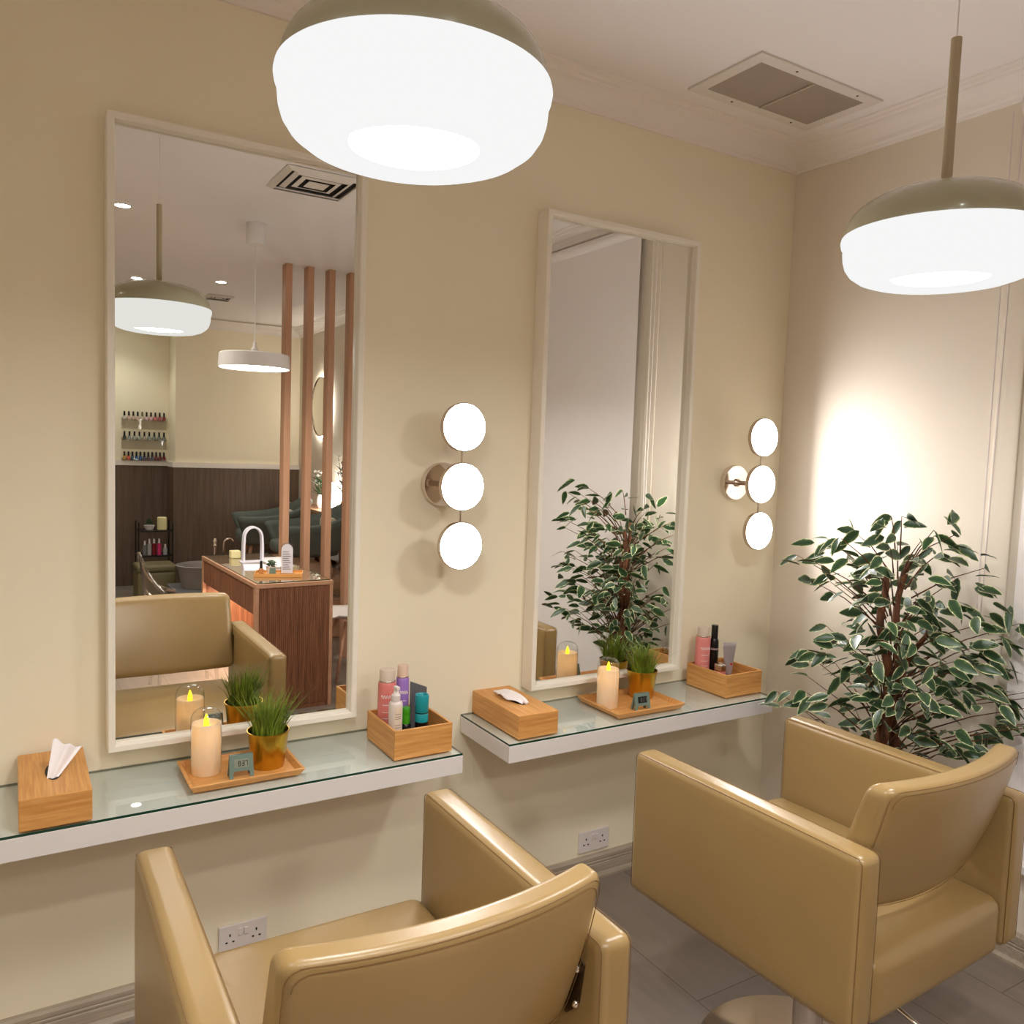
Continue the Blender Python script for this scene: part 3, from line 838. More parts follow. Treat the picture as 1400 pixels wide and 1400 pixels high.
bmesh.ops.rotate(bm, verts=bm.verts, cent=(0,0,0), matrix=Matrix.Rotation(PI/2+.08, 3, 'X')); bmesh.ops.translate(bm, verts=bm.verts, vec=(.006,-.0112,.100))
obj('red_mark', bm, M['red'], tb_)

# ------------------------------------------------------------------ potted ficus
def ficus(loc):
    rnd = random.Random(11)
    t = thing('potted_ficus', 'artificial variegated ficus tree standing in the room corner', 'potted tree', loc)
    sharp(obj('pot', lt([(0,0),(.115,0),(.118,.004),(.150,.250),(.154,.252),(.154,.270),(.146,.270),(.143,.250),(0,.245)], n=40), M['black'], t), 50)
    obj('soil', lt([(.1425,.2455),(.06,.252),(0,.254)], n=24), M['soil'], t)
    tr = []
    def stem(pts, r0, r1, nm='trunk', amp=.01):
        P = []; n = 16
        for k in range(n+1):
            s = k/n*(len(pts)-1); i = min(int(s), len(pts)-2); f = s-i
            p = Vector(pts[i]).lerp(Vector(pts[i+1]), f)+Vector((amp*sin(k*1.1+r0*900), amp*cos(k*.9+r0*500), 0))*(1 if 0 < k < n else 0)
            P.append(p)
        obj(nm, tb(P, [r0+(r1-r0)*k/n for k in range(n+1)], n=10), M['bark'], t, smooth=True)
    stem([(.0,.02,.24),(-.02,-.01,.6),(.0,.0,.85),(-.035,.02,1.12),(-.03,.02,1.30)], .026, .010)
    stem([(.03,-.02,.24),(.045,.0,.6),(.03,-.01,.85),(.01,.0,1.10),(.03,-.02,1.34)], .024, .009)
    stem([(-.03,-.02,.24),(-.045,.0,.5),(-.03,-.02,.8),(.05,-.05,1.02),(.09,-.08,1.15)], .018, .007)
    pts = [(-.08,1.49),(-.01,1.5),(.04,1.47),(-.12,1.46),(-.14,1.43),(-.04,1.41),(.07,1.41),(-.3,1.39),(-.3,1.34),(-.3,1.28),(-.23,1.35),(-.18,1.31),(-.21,1.26),(-.2,1.21),(-.13,1.39),(.16,1.39),(.21,1.39),(.2,1.34),(.18,1.3),(.24,1.26),(.23,1.21),(.2,1.16),(.11,1.36),(-.04,1.36),(.01,1.36),(-.11,1.3),(-.04,1.3),(.06,1.28),(-.03,1.26),(.02,1.22),(-.11,1.2),(-.03,1.18),(.08,1.2),(.14,1.18),(.13,1.28),(-.16,1.11),(-.07,1.12),(.21,1.12),(.31,1.15),(.39,1.11),(.36,1.07),(.27,1.06),(.11,1.13),(-.08,1.06),(.01,1.08),(.12,1.06),(.19,1.06),(-.26,1.06),(-.3,1.01),(-.26,.98),(-.21,1.0),(-.17,1.05),(-.17,.95),(-.21,.94),(-.11,1.05),(.23,1.02),(.31,1.01),(.37,.97),(.29,.97),(.22,.97),(.14,.96),(.07,1.01),(-.07,.99),(-.1,.91),(-.06,.87),(-.03,.94),(.08,.99),(.05,.92),(.12,.9),(.19,.91),(.26,.9),(.35,.91),(.42,.9),(.44,.83),(.38,.85),(.47,.78),(.42,.75),(.37,.78),(.33,.74),(.26,.82),(.24,.75),(.18,.82),(.19,.87),(-.33,.85),(-.33,.82),(-.17,.85),(-.18,.8),(-.12,.77),(-.1,.84),(-.02,.82),(.0,.76),(.04,.83),(.06,.74),(.11,.84),(.11,.74),(.17,.7),(.22,.66),(.27,.67),(.03,.71),(.1,.69),(-.07,.76)]
    Rh = Vector((.8533,-.5214,0)); Nh = Vector((.5214,.8533,0)); D = 2.835
    bm = bmesh.new(); rim = bm.verts.layers.float.new('rim')
    bt = bmesh.new()
    def leaf(base, d, n, L):
        side = d.cross(n).normalized(); n = side.cross(d).normalized()
        W = L*rnd.uniform(.46,.56); K = 8
        curl = rnd.uniform(.05,.30); fold = rnd.uniform(.10,.35)
        rows = []
        for k in range(K+1):
            s = k/K
            w = W/2*(sin(PI*min(1,s**.85))**.75)*(1-.25*s)
            if k in (0, K): w = .0006
            c = base+d*L*s-Vector((0,0,1))*L*curl*s*s
            row = []
            for q, rv in ((-1,1),(-.66,.5),(0,0),(.66,.5),(1,1)):
                v = bm.verts.new(c+side*w*q+n*abs(q)*w*fold+n*rnd.uniform(-.0006,.0006)); v[rim] = max(rv, 1.0 if k == K else 0, .55 if k == 0 else 0)
                row.append(v)
            rows.append(row)
        for a, b in zip(rows, rows[1:]):
            for q in range(4): bm.faces.new((a[q], a[q+1], b[q+1], b[q]))
    T0 = Vector(loc)
    sprigs = []
    for (lat, z) in pts:
        for rep in range(4):
            rad = .36 if z > .9 else .42
            mx = math.sqrt(max(.01, rad*rad-min(lat*lat, rad*rad*.9)))
            tt = rnd.uniform(-mx, mx) if rep else rnd.uniform(-mx, -mx*.2)
            lim = (.235-.853*lat)/.521
            tt = min(tt, lim)
            sc = (D+tt)/D
            P = Rh*(lat*sc+rnd.uniform(-.012,.012))+Nh*tt+Vector((0,0,1.684+(z-1.684)*sc+rnd.uniform(-.012,.012)))
            if P.x+T0.x > XR-.085: P.x = XR-.085-T0.x
            if P.y+T0.y > -.06: P.y = -.06-T0.y
            # keep clear of the chair beside the tree
            if P.x+T0.x < 2.29 and P.z < .90 and P.y+T0.y < -.70: continue
            sprigs.append(P)
    for i in range(150):
        a = rnd.uniform(0, 2*PI); r = .20*math.sqrt(rnd.random()); sprigs.append(Vector((r*cos(a)*.9, r*sin(a), rnd.uniform(.66, 1.36))))
    for P in sprigs:
        hor = Vector((P.x, P.y, 0)); r = hor.length
        out = hor.normalized() if r > .02 else Vector((rnd.uniform(-1,1), rnd.uniform(-1,1), 0)).normalized()
        out = (out+Vector((rnd.uniform(-.8,.8), rnd.uniform(-.8,.8), rnd.uniform(-.6,.45)))).normalized()
        L = rnd.uniform(.062,.090)
        ha = rnd.uniform(0, 2*PI)
        n = (Vector((0,0,.55))+Vector((cos(ha), sin(ha), rnd.uniform(-.3,.3)))*.8-Nh*.45).normalized()
        base = P-out*L*.5
        tip = base+out*L
        if tip.x+T0.x > XR-.060: out.x = -abs(out.x)*.3; out.normalize()
        if tip.y+T0.y > -.02: out.y = -abs(out.y)*.3; out.normalize()
        leaf(base, out, n, L)
        # twig back toward the trunk
        if rnd.random() < .22:
            root = Vector((P.x*.18, P.y*.18, P.z-.10-.14*r))
            mid = base.lerp(root, .5)+Vector((0,0,.015))
            tube(bt, [root, mid, base], [.0030,.0020,.0011], n=5)
    obj('foliage', bm, M['leaf'], t, smooth=True)
    obj('twigs', bt, M['bark'], t, smooth=True)
    return t
ficus((2.63, -.78, 0))

# ------------------------------------------------------------------ roller blind on the right wall
t = thing('roller_blind', 'grey fabric roller blind with bead chain on the right wall', 'blind', (XR, -1.9, 0))
def ycyl(r, y0, y1, x, z, n=24):
    bm = lt([(0,0),(r,0),(r,y1-y0),(0,y1-y0)], n=n)
    bmesh.ops.rotate(bm, verts=bm.verts, cent=(0,0,0), matrix=Matrix.Rotation(-PI/2, 3, 'X'))
    bmesh.ops.translate(bm, verts=bm.verts, vec=(x, y0, z)); return bm
sharp(obj('roller', ycyl(.030, -1.0, .90, -.040, 2.875), M['blind'], t))
sharp(obj('end_bracket', ycyl(.036, .905, .93, -.040, 2.875), M['white_plastic'], t))
bm = bmesh.new(); g = []
for i in range(41):
    z = .36+(2.875-.36)*i/40; row = []
    for j in range(31):
        y = -1.0+1.845*j/30
        row.append(bm.verts.new((-.040-.002*sin(y*5)*(1-i/40), y, z)))
    g.append(row)
for i in range(40):
    for j in range(30): bm.faces.new((g[i][j], g[i][j+1], g[i+1][j+1], g[i+1][j]))
o = obj('fabric', bm, M['blind'], t, smooth=True)
obj('bottom_bar', bx(-.050, -.030, -1.0, .845, .333, .362, bev=.004), M['white'], t)
bm = bmesh.new()
L = []
for k in range(61):
    s = k/60; L.append((-.030, .905-.012*sin(s*PI)*0+.010+.030*(0 if s < 1 else 1), 0))
pts = [(-.035, .975-.006*s, 2.87-1.70*s) for s in [k/30 for k in range(31)]]
pts += [(-.035, .9625+.0065*cos(PI*k/8), 1.17-.008*sin(PI*k/8)) for k in range(1, 8)]
pts += [(-.035, .940+.015*s, 2.87-1.70*s) for s in [1-k/30 for k in range(31)]]
obj('bead_chain', tb(pts, .0022, n=6), M['white_plastic'], t)

# ================================================================== the salon behind the camera, seen in the mirrors
DX0, DX1, DY0, DY1, DZ = 1.255, 1.745, -4.0, -2.605, .82
t = thing('manicure_desk', 'walnut reeded manicure desk with glass top seen in the mirror', 'desk', ((DX0+DX1)/2-.025, (DY0+DY1)/2, 0), -.036)
w, d = (DX1-DX0)/2, (DY1-DY0)/2
def reeded(bm, p0, p1, z0, z1, nrm, pitch=.0125):
    p0, p1 = Vector(p0), Vector(p1); n = int((p1-p0).length/pitch); u = (p1-p0)/n; N = Vector(nrm)
    for k in range(n):
        a = p0+u*k; b = a+u
        ring0 = []; ring1 = []
        for s, h in ((.08,0),(.2,.8),(.5,1),(.8,.8),(.92,0)):
            q = a.lerp(b, s)+N*.0045*h
            ring0.append(bm.verts.new((q.x, q.y, z0))); ring1.append(bm.verts.new((q.x, q.y, z1)))
        for i in range(4): bm.faces.new((ring0[i], ring0[i+1], ring1[i+1], ring1[i]))
    return bm
bm = bmesh.new(); box(bm, -w+.0, w, d-.036, d-.006, 0, DZ-.03)
reeded(bm, (-w+.022, d-.006, 0), (w-.022, d-.006, 0), .03, DZ-.045, (0,1,0))
obj('end_panel', bm, M['reed'], t)
bm = bmesh.new(); box(bm, -w, w, -d+.002, -d+.03, 0, DZ-.03); obj('end_panel', bm, M['reed'], t)
bm = bmesh.new(); box(bm, -w+.004, -w+.024, -d+.03, d-.036, DZ-.20, DZ-.03)
reeded(bm, (-w+.004, -d+.06, 0), (-w+.004, d-.04, 0), DZ-.19, DZ-.045, (-1,0,0), .03)
obj('apron', bm, M['reed'], t)
obj('modesty_panel', bx(w-.024, w-.004, -d+.03, d-.036, 0, DZ-.03), M['oak'], t)
for a in ((-w-.002, -w+.020, d-.04, d+.001), (w-.020, w+.002, d-.04, d+.001), (-w-.002, -w+.020, -d, -d+.04)):
    obj('corner_post', bx(*a, 0, DZ-.0325), M['oak'], t)
obj('desk_top', bx(-w-.003, w+.003, -d-.003, d+.003, DZ-.032, DZ-.006, bev=.002), M['oak'], t)
g = obj('glass_sheet', bx(-w+.012, w-.012, -d+.012, d-.012, DZ-.0058, DZ), M['sheet'], t)
g.data.materials.append(M['sheet_edge'])
for p in g.data.polygons:
    if abs(p.normal.z) < .5: p.material_index = 1
obj('light_strip', bx(-w+.03, -w+.04, -d+.1, d-.1, DZ-.215, DZ-.205), M['strip_lit'], t)
l = bpy.data.lights.new('strip_glow', 'AREA'); l.shape = 'RECTANGLE'; l.size = 1.1; l.size_y = .06; l.energy = 7; l.color = (1,.78,.6)
lo = link(bpy.data.objects.new('strip_glow', l)); lo.parent = t; lo.location = (-.1, 0, DZ-.23); lo.rotation_euler = (0,0,PI/2)
DT = DZ+.0004

# things on the desk
t = thing('arch_lamp', 'white arch-shaped manicure lamp standing on the desk', 'lamp', (1.465,-3.535,DT))
pts = [(-.062*cos(PI*k/24)*(1 if 1 else 0), 0, .175+.075*sin(PI*k/24)) for k in range(25)]
pts = [(-.066,0,0)]+[(-.066,0,.06),(-.0655,0,.12)]+pts[1:-1]+[(.0655,0,.12),(.066,0,.06),(.066,0,0)]
obj('arch', ribbon(bmesh.new(), pts, .06, .013), M['cold_white'], t, smooth=False)
obj('base', bx(-.085,.085,-.05,.05,0,.006,bev=.002), M['cold_white'], t)
t = thing('serving_tray', 'small bamboo tray set askew on the manicure desk', 'tray', (1.475,-2.885,DT), .33)
obj('tray_body', (lambda b: (box(b,-.15,.15,-.085,.085,0,.006), box(b,-.15,.15,-.085,-.079,.006,.02), box(b,-.15,.15,.079,.085,.006,.02), box(b,-.15,-.144,-.079,.079,.006,.02), box(b,.144,.15,-.079,.079,.006,.02), b)[-1])(bmesh.new()), M['bamboo'], t)
DT2 = DT+.0065
t = thing('polish_bottle', 'nail polish bottle with tall black cap on the desk tray', 'bottle', (1.375,-2.945,DT2))
obj('glass_body', bx(-.014,.014,-.014,.014,0,.034,bev=.004), mat('amber_polish', (196,140,92), .15), t)
sharp(obj('cap', lt([(.0095,.0345),(.008,.082),(.0,.083)], n=20), M['black'], t))
t = thing('potted_succulent', 'small green bush plant in a white pot on the desk tray', 'potted plant', (1.425,-2.90,DT2))
sharp(obj('pot', lt([(0,0),(.022,0),(.030,.050),(.027,.050),(.025,.044),(0,.044)], n=24), M['white_plastic'], t))
bm = bmesh.new(); rnd = random.Random(4)
for i in range(90):
    a = rnd.uniform(0,2*PI); e = rnd.uniform(.1,1.4); r = .042*rnd.uniform(.5,1)
    c = Vector((r*cos(a)*cos(e), r*sin(a)*cos(e), .050+r*sin(e))); dd = Vector((cos(a)*cos(e), sin(a)*cos(e), sin(e)))
    s = dd.orthogonal().normalized(); q = s.cross(dd)
    bm.faces.new([bm.verts.new(c+s*.007), bm.verts.new(c+q*.007+dd*.006), bm.verts.new(c-s*.007), bm.verts.new(c-q*.007-dd*.004)])
obj('foliage', bm, M['dark_leaf'], t)
clock2 = None
t = thing('desk_clock', 'sage-green easel clock on the manicure desk tray', 'clock', (1.418,-2.835,DT2))
bm = bmesh.new(); prism(bm, [(-.022,0),(.022,0),(.017,.05),(-.017,.05)], .002, .012); obj('front_panel', bm, M['sage'], t)
t = thing('price_sign', 'clear arched acrylic stand with a printed list on the desk tray', 'sign', (1.515,-2.845,DT2), .25)
ol = [(-.042,0)]+[(-.042,.06),(-.042,.12)]+[(-.042*cos(PI*k/14), .165+.045*sin(PI*k/14)) for k in range(15)]+[(.042,.12),(.042,.06),(.042,0)]
bm = bmesh.new(); prism(bm, ol, -.004, .004); obj('acrylic_plate', bm, M['acrylic'], t)
bm = bmesh.new(); prism(bm, [(x*.86, .012+z*.90) for x, z in ol], .0043, .0053); pa = obj('printed_card', bm, M['cold_white'], t)
bm = bmesh.new()
for k in range(9): box(bm, -.028, .022-.006*(k % 3), .0054, .0060, .035+k*.014, .039+k*.014)
obj('print_lines', bm, M['slate'], pa)
obj('sign_foot', bx(-.045,.045,-.03,.03,0,.004), M['acrylic'], t)
t = thing('candle_cube', 'square cream candle at the far end of the desk', 'candle', (1.395,-3.77,DT))
obj('wax', bx(-.035,.035,-.035,.035,0,.055,bev=.006), M['candle_cream'], t)
t = thing('hand_towel', 'folded white towel lying on the manicure desk', 'towel', (1.60,-3.40,DT), .1)
obj('towel_cloth', bx(-.08,.08,-.22,.22,0,.018,bev=.007), M['tissue'], t, smooth=True)
t = thing('paper_sheet', 'white paper sheets lying beside the arch lamp', 'paper', (1.44,-3.25,DT), .2)
obj('sheets', bx(-.10,.10,-.14,.14,0,.003), M['tissue'], t)

# white drum pendant
t = thing('drum_pendant', 'white flat drum pendant with ceiling canopy seen in the mirror', 'pendant light', (1.270,-2.75,2.128))
sharp(obj('shade', lt([(.205,.0),(.212,.0),(.212,.004),(.207,.082),(.200,.088),(.0,.090)], n=64), M['white'], t), 40)
obj('diffuser', lt([(.2045,.003),(.10,.001),(0,.0005)], n=64), M['drum_lit'], t)
sharp(obj('stem', lt([(.020,.090),(.022,.095),(.022,.118),(.012,.128),(.010,.160),(0,.162)], n=24), M['white'], t))
obj('cord', tb([(0,0,.16),(0,0,CZ-2.128-.12)], .003, n=8), M['white'], t)
sharp(obj('canopy', lt([(0,-.125),(.055,-.125),(.058,-.120),(.058,-.0005),(0,-.0005)], n=40, c=(0,0,CZ-2.128)), M['white'], t))

# oak slat posts
P0 = obj('slat_post', bx(-.024,.024,-.05,.05,0,CZ-.0005,bev=.002), M['post'])
post_lab = ['oak slat post nearest the white drum pendant', 'oak slat post, second from the drum pendant', 'oak slat post, third from the drum pendant', 'oak slat post cut by the mirror frame edge']
for i, x in enumerate((1.748,1.912,2.076,2.241)):
    o = P0 if i == 0 else link(P0.copy())
    o.location = (x,-3.75,0)
    tag(o, post_lab[i], 'post', 'oak slat posts of the room divider')

# ghost chairs
def ghost_chair(loc, rz, label):
    t = thing('ghost_chair', label, 'chair', loc, rz, group='clear acrylic chairs by the manicure desk')
    bm = bmesh.new(); g = []
    for i in range(13):
        a = PI*(.5+1.0*(i/12))        # back shell wraps behind (-x)
        row = []
        for k in range(9):
            s = k/8
            topz = .93-.30*abs(cos(PI*i/12))**1.5
            z = .44+(topz-.44)*s; R = .23+.03*s
            row.append(bm.verts.new((R*cos(a)-.02*s, R*sin(a), z)))
        g.append(row)
    for i in range(12):
        for k in range(8): bm.faces.new((g[i][k], g[i+1][k], g[i+1][k+1], g[i][k+1]))
    b = obj('back_shell', bm, M['acrylic'], t, smooth=True); b.modifiers.new('s','SOLIDIFY').thickness = .006
    rimp = [((.26*cos(PI*(.5+i/24)))-.02, .26*sin(PI*(.5+i/24)), .93-.30*abs(cos(PI*i/24))**1.5) for i in range(25)]
    obj('rim', tb(rimp, .0110, n=8), M['acrylic'], b, smooth=True)
    obj('seat', lt([(0,.425),(.22,.425),(.235,.435),(.22,.445),(0,.44)], n=32), M['acrylic'], t, smooth=True)
    for sx, sy in ((.17,.17),(.17,-.17),(-.17,.17),(-.17,-.17)):
        obj('leg', tb([(sx*.9,sy*.9,.43),(sx*1.1,sy*1.1,0)], [.016,.011], n=8), M['acrylic'], t, smooth=True)
    return t
ghost_chair((.975,-3.36,0), 0, 'clear acrylic chair drawn up to the open side of the manicure desk')
ghost_chair((2.30,-4.08,0), PI, 'clear acrylic chair behind the oak slat posts')
t = thing('white_chair', 'white moulded chair with wooden legs behind the manicure desk', 'chair', (2.13,-3.22,0), PI)
bm = bmesh.new(); g = []
for i in range(13):
    row = []
    for k in range(13):
        u = i/12*2-1; v = k/12
        if v < .5: x, z = .20-.42*v*1.0*2, .44-.02*sin(v*2*PI)
        else: x, z = -.22-.06*(v-.5)*2, .44+.30*(v-.5)*2
        row.append(bm.verts.new((x, u*.21*(1-.15*max(0,v-.6)), z+.05*u*u)))
    g.append(row)
for i in range(12):
    for k in range(12): bm.faces.new((g[i][k], g[i+1][k], g[i+1][k+1], g[i][k+1]))
b = obj('shell', bm, M['white_plastic'], t, smooth=True); b.modifiers.new('s','SOLIDIFY').thickness = .01
for sx, sy in ((.17,.15),(.17,-.15),(-.15,.15),(-.15,-.15)):
    obj('leg', tb([(sx*.6,sy*.6,.42),(sx*1.15,sy*1.15,0)], [.013,.010], n=10), M['post'], t, smooth=True)

# pedicure armchairs on a plinth
plinth = obj('plinth', bx(1.765,2.62,-6.25,-4.38,0,.50,bev=.01), M['oak']); tag(plinth, 'wooden plinth under the two grey pedicure armchairs', 'platform')
def armchair(loc, rz, label):
    t = thing('pedicure_armchair', label, 'armchair', loc, rz, group='grey-green pedicure armchairs')
    bm = bmesh.new(); g = []
    for i in range(25):            # tub shell: front left arm -> back -> front right arm
        a = PI*(-.80+1.60*i/24); row = []
        rise = .5*(1+cos(a))
        for k in range(7):
            s = k/6
            R = .25+.12*s+.03*rise*s
            topz = .46+.17*rise**4
            zb = .16+.04*(1-s)
            row.append(bm.verts.new((R*cos(a)*1.0, (R*.95)*math.copysign(abs(sin(a))**.6, sin(a)), zb+(topz-zb)*s)))
        g.append(row)
    for i in range(24):
        for k in range(6): bm.faces.new((g[i][k], g[i+1][k], g[i+1][k+1], g[i][k+1]))
    s_ = obj('shell', bm, M['grey_fabric'], t, smooth=True); m_ = s_.modifiers.new('s','SOLIDIFY'); m_.thickness = .045; m_.offset = 0
    obj('seat', cushion(.24,.22,.055,.04,(0,0,.01),n=8,c=(-.04,0,.255)), M['grey_fabric'], t, smooth=True)
    obj('back_cushion', cushion(.04,.16,.10,.035,(.01,0,0),n=6,c=(.20,0,.42)), M['cushion_cloth'], t, smooth=True)
    for sx, sy in ((-.2,.17),(-.2,-.17),(.2,.17),(.2,-.17)):
        obj('leg', tb([(sx*.8,sy*.8,.19),(sx,sy,0)], [.018,.012], n=8), M['oak'], t, smooth=True)
    return t
armchair((2.14,-5.72,.504), .12, 'grey-green tub armchair nearest the back wall on the plinth')
armchair((2.24,-4.78,.504), .05, 'grey-green tub armchair behind the slat posts on the plinth')
# foot spas
def foot_spa(loc, label):
    t = thing('foot_spa', label, 'foot bath', loc, 0)
    sharp(obj('basin', lt([(0,0),(.17,0),(.20,.16),(.225,.20),(.21,.205),(.185,.17),(.16,.04),(0,.03)], n=32), M['tub'], t))
    obj('cabinet', bx(-.26,.26,-.26,.26,-.35,-.0005,bev=.01), M['slate'], t)
    return t
foot_spa((1.46,-5.35,.3505), 'grey foot spa basin on a low cabinet beyond the desk')
t = thing('basin_tap', 'chrome tap and curved hose standing beyond the desk', 'tap', (1.47,-4.62,0))
obj('stand', bx(-.09,.09,-.09,.09,0,.70,bev=.01), M['black'], t)
sharp(obj('handle', lt([(.010,.70),(.010,.80),(.018,.81),(.012,.83),(.018,.85),(.010,.87),(0,.872)], n=20, c=(-.045,0,0)), M['chrome'], t))
obj('spout', tb([(.02,0,.70),(.025,0,.80)]+[(.065-.04*cos(PI*k/10), 0, .82+.045*sin(PI*k/10)) for k in range(1,10)], .009, n=10), M['satin_chrome'], t, smooth=True)

# black trolley with its things
t = thing('trolley', 'black three-tier trolley in the dark back corner', 'trolley', (1.275,-6.95,0))
for z in (.08,.435,.700):
    obj('shelf', bx(-.17,.17,-.13,.13,z,z+.015,bev=.004), M['black'], t)
for sx, sy in ((-.165,-.125),(.165,-.125),(-.165,.125),(.165,.125)):
    obj('upright', tb([(sx,sy,.02),(sx,sy,.80)], .007, n=8), M['black'], t)
    obj('castor', lt([(0,0),(.014,.004),(.014,.02),(0,.022)], n=12, c=(sx,sy,0)), M['black'], t)
tag(obj('pillar_candle', lt([(0,0),(.048,0),(.048,.125),(.043,.13),(0,.122)], n=28, c=(1.350,-6.93,.7155)), M['candle_cream'], smooth=False), 'cream pillar candle on the top tier of the black trolley', 'candle')
t = thing('bowl_plant', 'dark plant in a small white bowl on the top trolley tier', 'potted plant', (1.225,-6.93,.7155))
sharp(obj('bowl', lt([(0,0),(.035,0),(.055,.045),(.050,.045),(0,.03)], n=24), M['white_plastic'], t))
bm = bmesh.new()
for i in range(60):
    a = rnd.uniform(0,2*PI); e = rnd.uniform(.2,1.5); r = .05*rnd.uniform(.4,1)
    c = Vector((r*cos(a)*cos(e), r*sin(a)*cos(e), .045+r*sin(e)*1.2)); s = Vector((-sin(a), cos(a), 0))
    bm.faces.new([bm.verts.new(c+s*.01), bm.verts.new(c+Vector((0,0,.02))), bm.verts.new(c-s*.01), bm.verts.new(c-Vector((0,0,.01)))])
obj('foliage', bm, M['dark_leaf'], t)
for i, (dx, h, c, lb) in enumerate(((-.10,.13,(120,118,120),'grey bottle at the left of the middle trolley tier'),(-.055,.15,(170,168,170),'clear-capped silver bottle on the middle trolley tier'),(-.01,.15,(120,14,28),'dark red bottle on the middle trolley tier'),(.04,.15,(200,50,110),'bright pink bottle on the middle trolley tier'),(.10,.09,(160,165,170),'pale short tub at the right of the middle trolley tier'))):
    t = thing('lotion_bottle', lb, 'bottle', (1.275+dx,-6.88,.4505), group='bottles on the black trolley')
    sharp(obj('bottle_body', lt([(0,0),(.021,0),(.021,h*.75),(.010,h*.82),(0,h*.82)], n=18), mat('lotion_%d' % i, c, .3), t))
    sharp(obj('cap', lt([(.010,h*.825),(.009,h+.02),(0,h+.02)], n=14), M['white_plastic'], t))
t = thing('vinyl_stool', 'khaki vinyl cube stool in front of the black trolley', 'stool', (1.13,-5.85,0))
obj('body', cushion(.165,.165,.22,.02,(.004,.004,0),n=6,c=(0,0,.225)), M['khaki'], t, smooth=True)
obj('seat_pad', cushion(.17,.17,.03,.02,(0,0,.004),n=6,c=(0,0,.476)), M['khaki'], t, smooth=True)

# nail polish racks: acrylic ledges with bottles
def rack(z, label):
    t = thing('polish_rack', label, 'rack', (1.27,YB2,z), group='clear acrylic nail polish racks')
    obj('ledge', bx(-.235,.235,.001,.062,-.004,0), M['acrylic'], t)
    obj('back_plate', bx(-.235,.235,.001,.004,-.10,.03), M['acrylic'], t)
    obj('lip', bx(-.235,.235,.059,.062,0,.014), M['acrylic'], t)
cols = [[(205,196,186),(214,180,170),(210,176,160),(214,186,168),(206,190,170),(222,190,196),(214,170,176),(196,110,110),(180,96,96),(140,50,50)],
        [(24,22,20),(150,158,156),(160,166,160),(150,156,150),(150,140,128),(140,148,140),(120,132,126),(116,126,118),(120,128,122)],
        [(190,150,50),(214,72,40),(70,90,104),(22,92,150),(18,84,150),(26,30,64),(70,10,18),(34,22,60),(116,10,34),(110,10,20),(120,10,22)]]
names = ['top', 'middle', 'lowest']
ordn = ['first','second','third','fourth','fifth','sixth','seventh','eighth','ninth','tenth','eleventh']
bodies = {}
cap_me = None
for r, (zz, cl) in enumerate(zip((1.872,1.650,1.425), cols)):
    rack(zz, names[r]+' clear acrylic rack of nail polish on the back wall')
    n = len(cl)
    for i, c in enumerate(cl):
        x = 1.27-.205+.41*i/(n-1)
        t = thing('nail_polish', '%s nail polish bottle from the left on the %s wall rack' % (ordn[i], names[r]), 'nail polish', (x,YB2+.030,zz+.0005), group='nail polish on the %s rack' % names[r])
        obj('glass_body', bx(-.0155,.0155,-.013,.013,0,.046,bev=.004), mat('polish_%d_%d' % (r, i), c, .2), t)
        if cap_me is None:
            o = obj('cap', lt([(.0105,.0462),(.0088,.096),(0,.097)], n=12), M['black'], t); cap_me = o.data
        else:
            o = bpy.data.objects.new('cap', cap_me); link(o); o.parent = t
        if r == 0 and i == 4: 
            o.data = cap_me.copy(); o.data.materials[0] = M['khaki']

# reception console on the right wall
t = thing('console_table', 'wooden console shelf with flowers along the right wall in the mirror', 'table', (2.70,-6.0,0))
obj('table_top', bx(-.05,.204,-.95,.95,.965,1.0,bev=.003), M['oak'], t)
for y in (-.90,.15,.90):
    obj('side_panel', bx(-.03,.19,y-.02,y+.02,.0,.9648), M['reed'], t)
obj('lower_shelf', bx(-.03,.19,-.88,.88,.55,.57), M['white'], t)
t = thing('table_lamp', 'glowing white cylinder lamp on the console table', 'lamp', (2.77,-5.72,1.0005))
obj('shade', lt([(0,.004),(.060,.004),(.066,.02),(.066,.27),(.05,.285),(0,.287)], n=32), M['lamp_lit'], t, smooth=True)
obj('foot', lt([(0,0),(.05,0),(.05,.0035),(0,.0035)], n=24), M['white'], t)
def flowers(bm, bml, n, h, spread, rnd, size):
    for i in range(n):
        a = rnd.uniform(0,2*PI); r = spread*math.sqrt(rnd.random()); c = Vector((r*cos(a), r*sin(a), h*rnd.uniform(.6,1)))
        tube(bml, [(0,0,.08),(c.x*.5,c.y*.5,c.z*.55),tuple(c)], .003, n=5)
        for p in range(6):
            b_ = 2*PI*p/6+a; dd = Vector((cos(b_), sin(b_), .6)).normalized(); s = dd.cross(Vector((0,0,1))).normalized()
            bm.faces.new([bm.verts.new(c), bm.verts.new(c+dd*size*.5+s*size*.22), bm.verts.new(c+dd*size), bm.verts.new(c+dd*size*.5-s*size*.22)])
    for i in range(n*3):
        a = rnd.uniform(0,2*PI); r = spread*rnd.uniform(.2,.8); z = h*rnd.uniform(.3,.8); c = Vector((r*cos(a)*.5, r*sin(a)*.5, z))
        dd = Vector((cos(a), sin(a), .5)).normalized(); s = dd.cross(Vector((0,0,1))).normalized()
        bml.faces.new([bml.verts.new(c), bml.verts.new(c+dd*.06+s*.014), bml.verts.new(c+dd*.13), bml.verts.new(c+dd*.06-s*.014)])
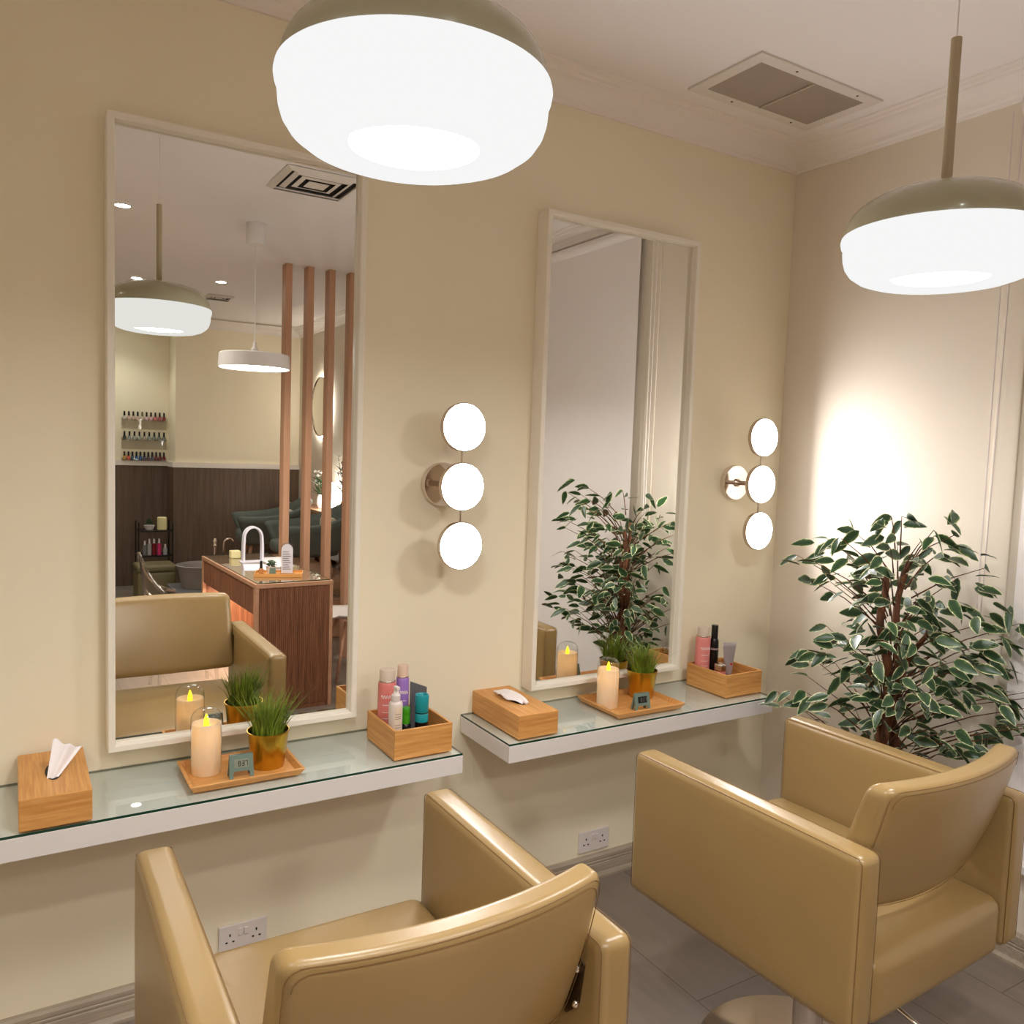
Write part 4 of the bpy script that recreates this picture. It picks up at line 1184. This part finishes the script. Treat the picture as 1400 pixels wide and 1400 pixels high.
for loc, nm, lb, pot_m, R, h, sp in (((2.76,-5.20,1.0005),'lily_vase','copper vase of tall white lilies on the console table','copper',.065,.60,.10),
                               ((2.79,-6.05,1.0005),'orchid_vase','white vase of pale orchids left of the glowing lamp','white_plastic',.05,.40,.08)):
    t = thing(nm, lb, 'vase', loc)
    sharp(obj('vase', lt([(0,0),(R*.6,0),(R,.05),(R*.95,.10),(R*.6,.145),(R*.55,.14),(0,.13)], n=28), M[pot_m], t), 60)
    b1, b2 = bmesh.new(), bmesh.new(); flowers(b1, b2, 13, h, sp, random.Random(5), .07)
    obj('stems', b2, M['dark_leaf'], t); obj('blossoms', b1, M['lily'], t)
t = thing('round_mirror', 'round backlit mirror on the right wall above the console', 'mirror', (XR-.0005,-6.38,2.085))
def xdisc(prof):
    bm = lt(prof, n=56); bmesh.ops.rotate(bm, verts=bm.verts, cent=(0,0,0), matrix=Matrix.Rotation(-PI/2, 3, 'Y')); return bm
obj('led_rim', xdisc([(.30,.004),(.335,.004),(.335,.022),(.30,.022)]), M['ring_led'], t)
obj('mirror_glass', xdisc([(0,.024),(.318,.024),(.32,.028),(0,.030)]), M['mirror'], t)
obj('rim_frame', xdisc([(.316,.023),(.326,.023),(.326,.036),(.316,.036),(.316,.030)]), M['satin_chrome'], t)

# ------------------------------------------------------------------ light the rest of the salon
w = bpy.data.worlds.new('world'); scene.world = w; w.use_nodes = True
w.node_tree.nodes['Background'].inputs[0].default_value = (1,.86,.72,1); w.node_tree.nodes['Background'].inputs[1].default_value = .0

# ------------------------------------------------------------------ render look
scene.view_settings.view_transform = 'Standard'; scene.view_settings.look = 'None'
scene.view_settings.gamma = 1; scene.view_settings.use_curve_mapping = False
scene.view_settings.exposure = 1.78
scene.cycles.max_bounces = 10; scene.cycles.diffuse_bounces = 5; scene.cycles.glossy_bounces = 6
scene.cycles.transparent_max_bounces = 16; scene.cycles.transmission_bounces = 6
scene.cycles.caustics_reflective = True; scene.cycles.caustics_refractive = False
scene.cycles.blur_glossy = .5
scene.cycles.sample_clamp_indirect = 4
scene.cycles.use_denoising = True
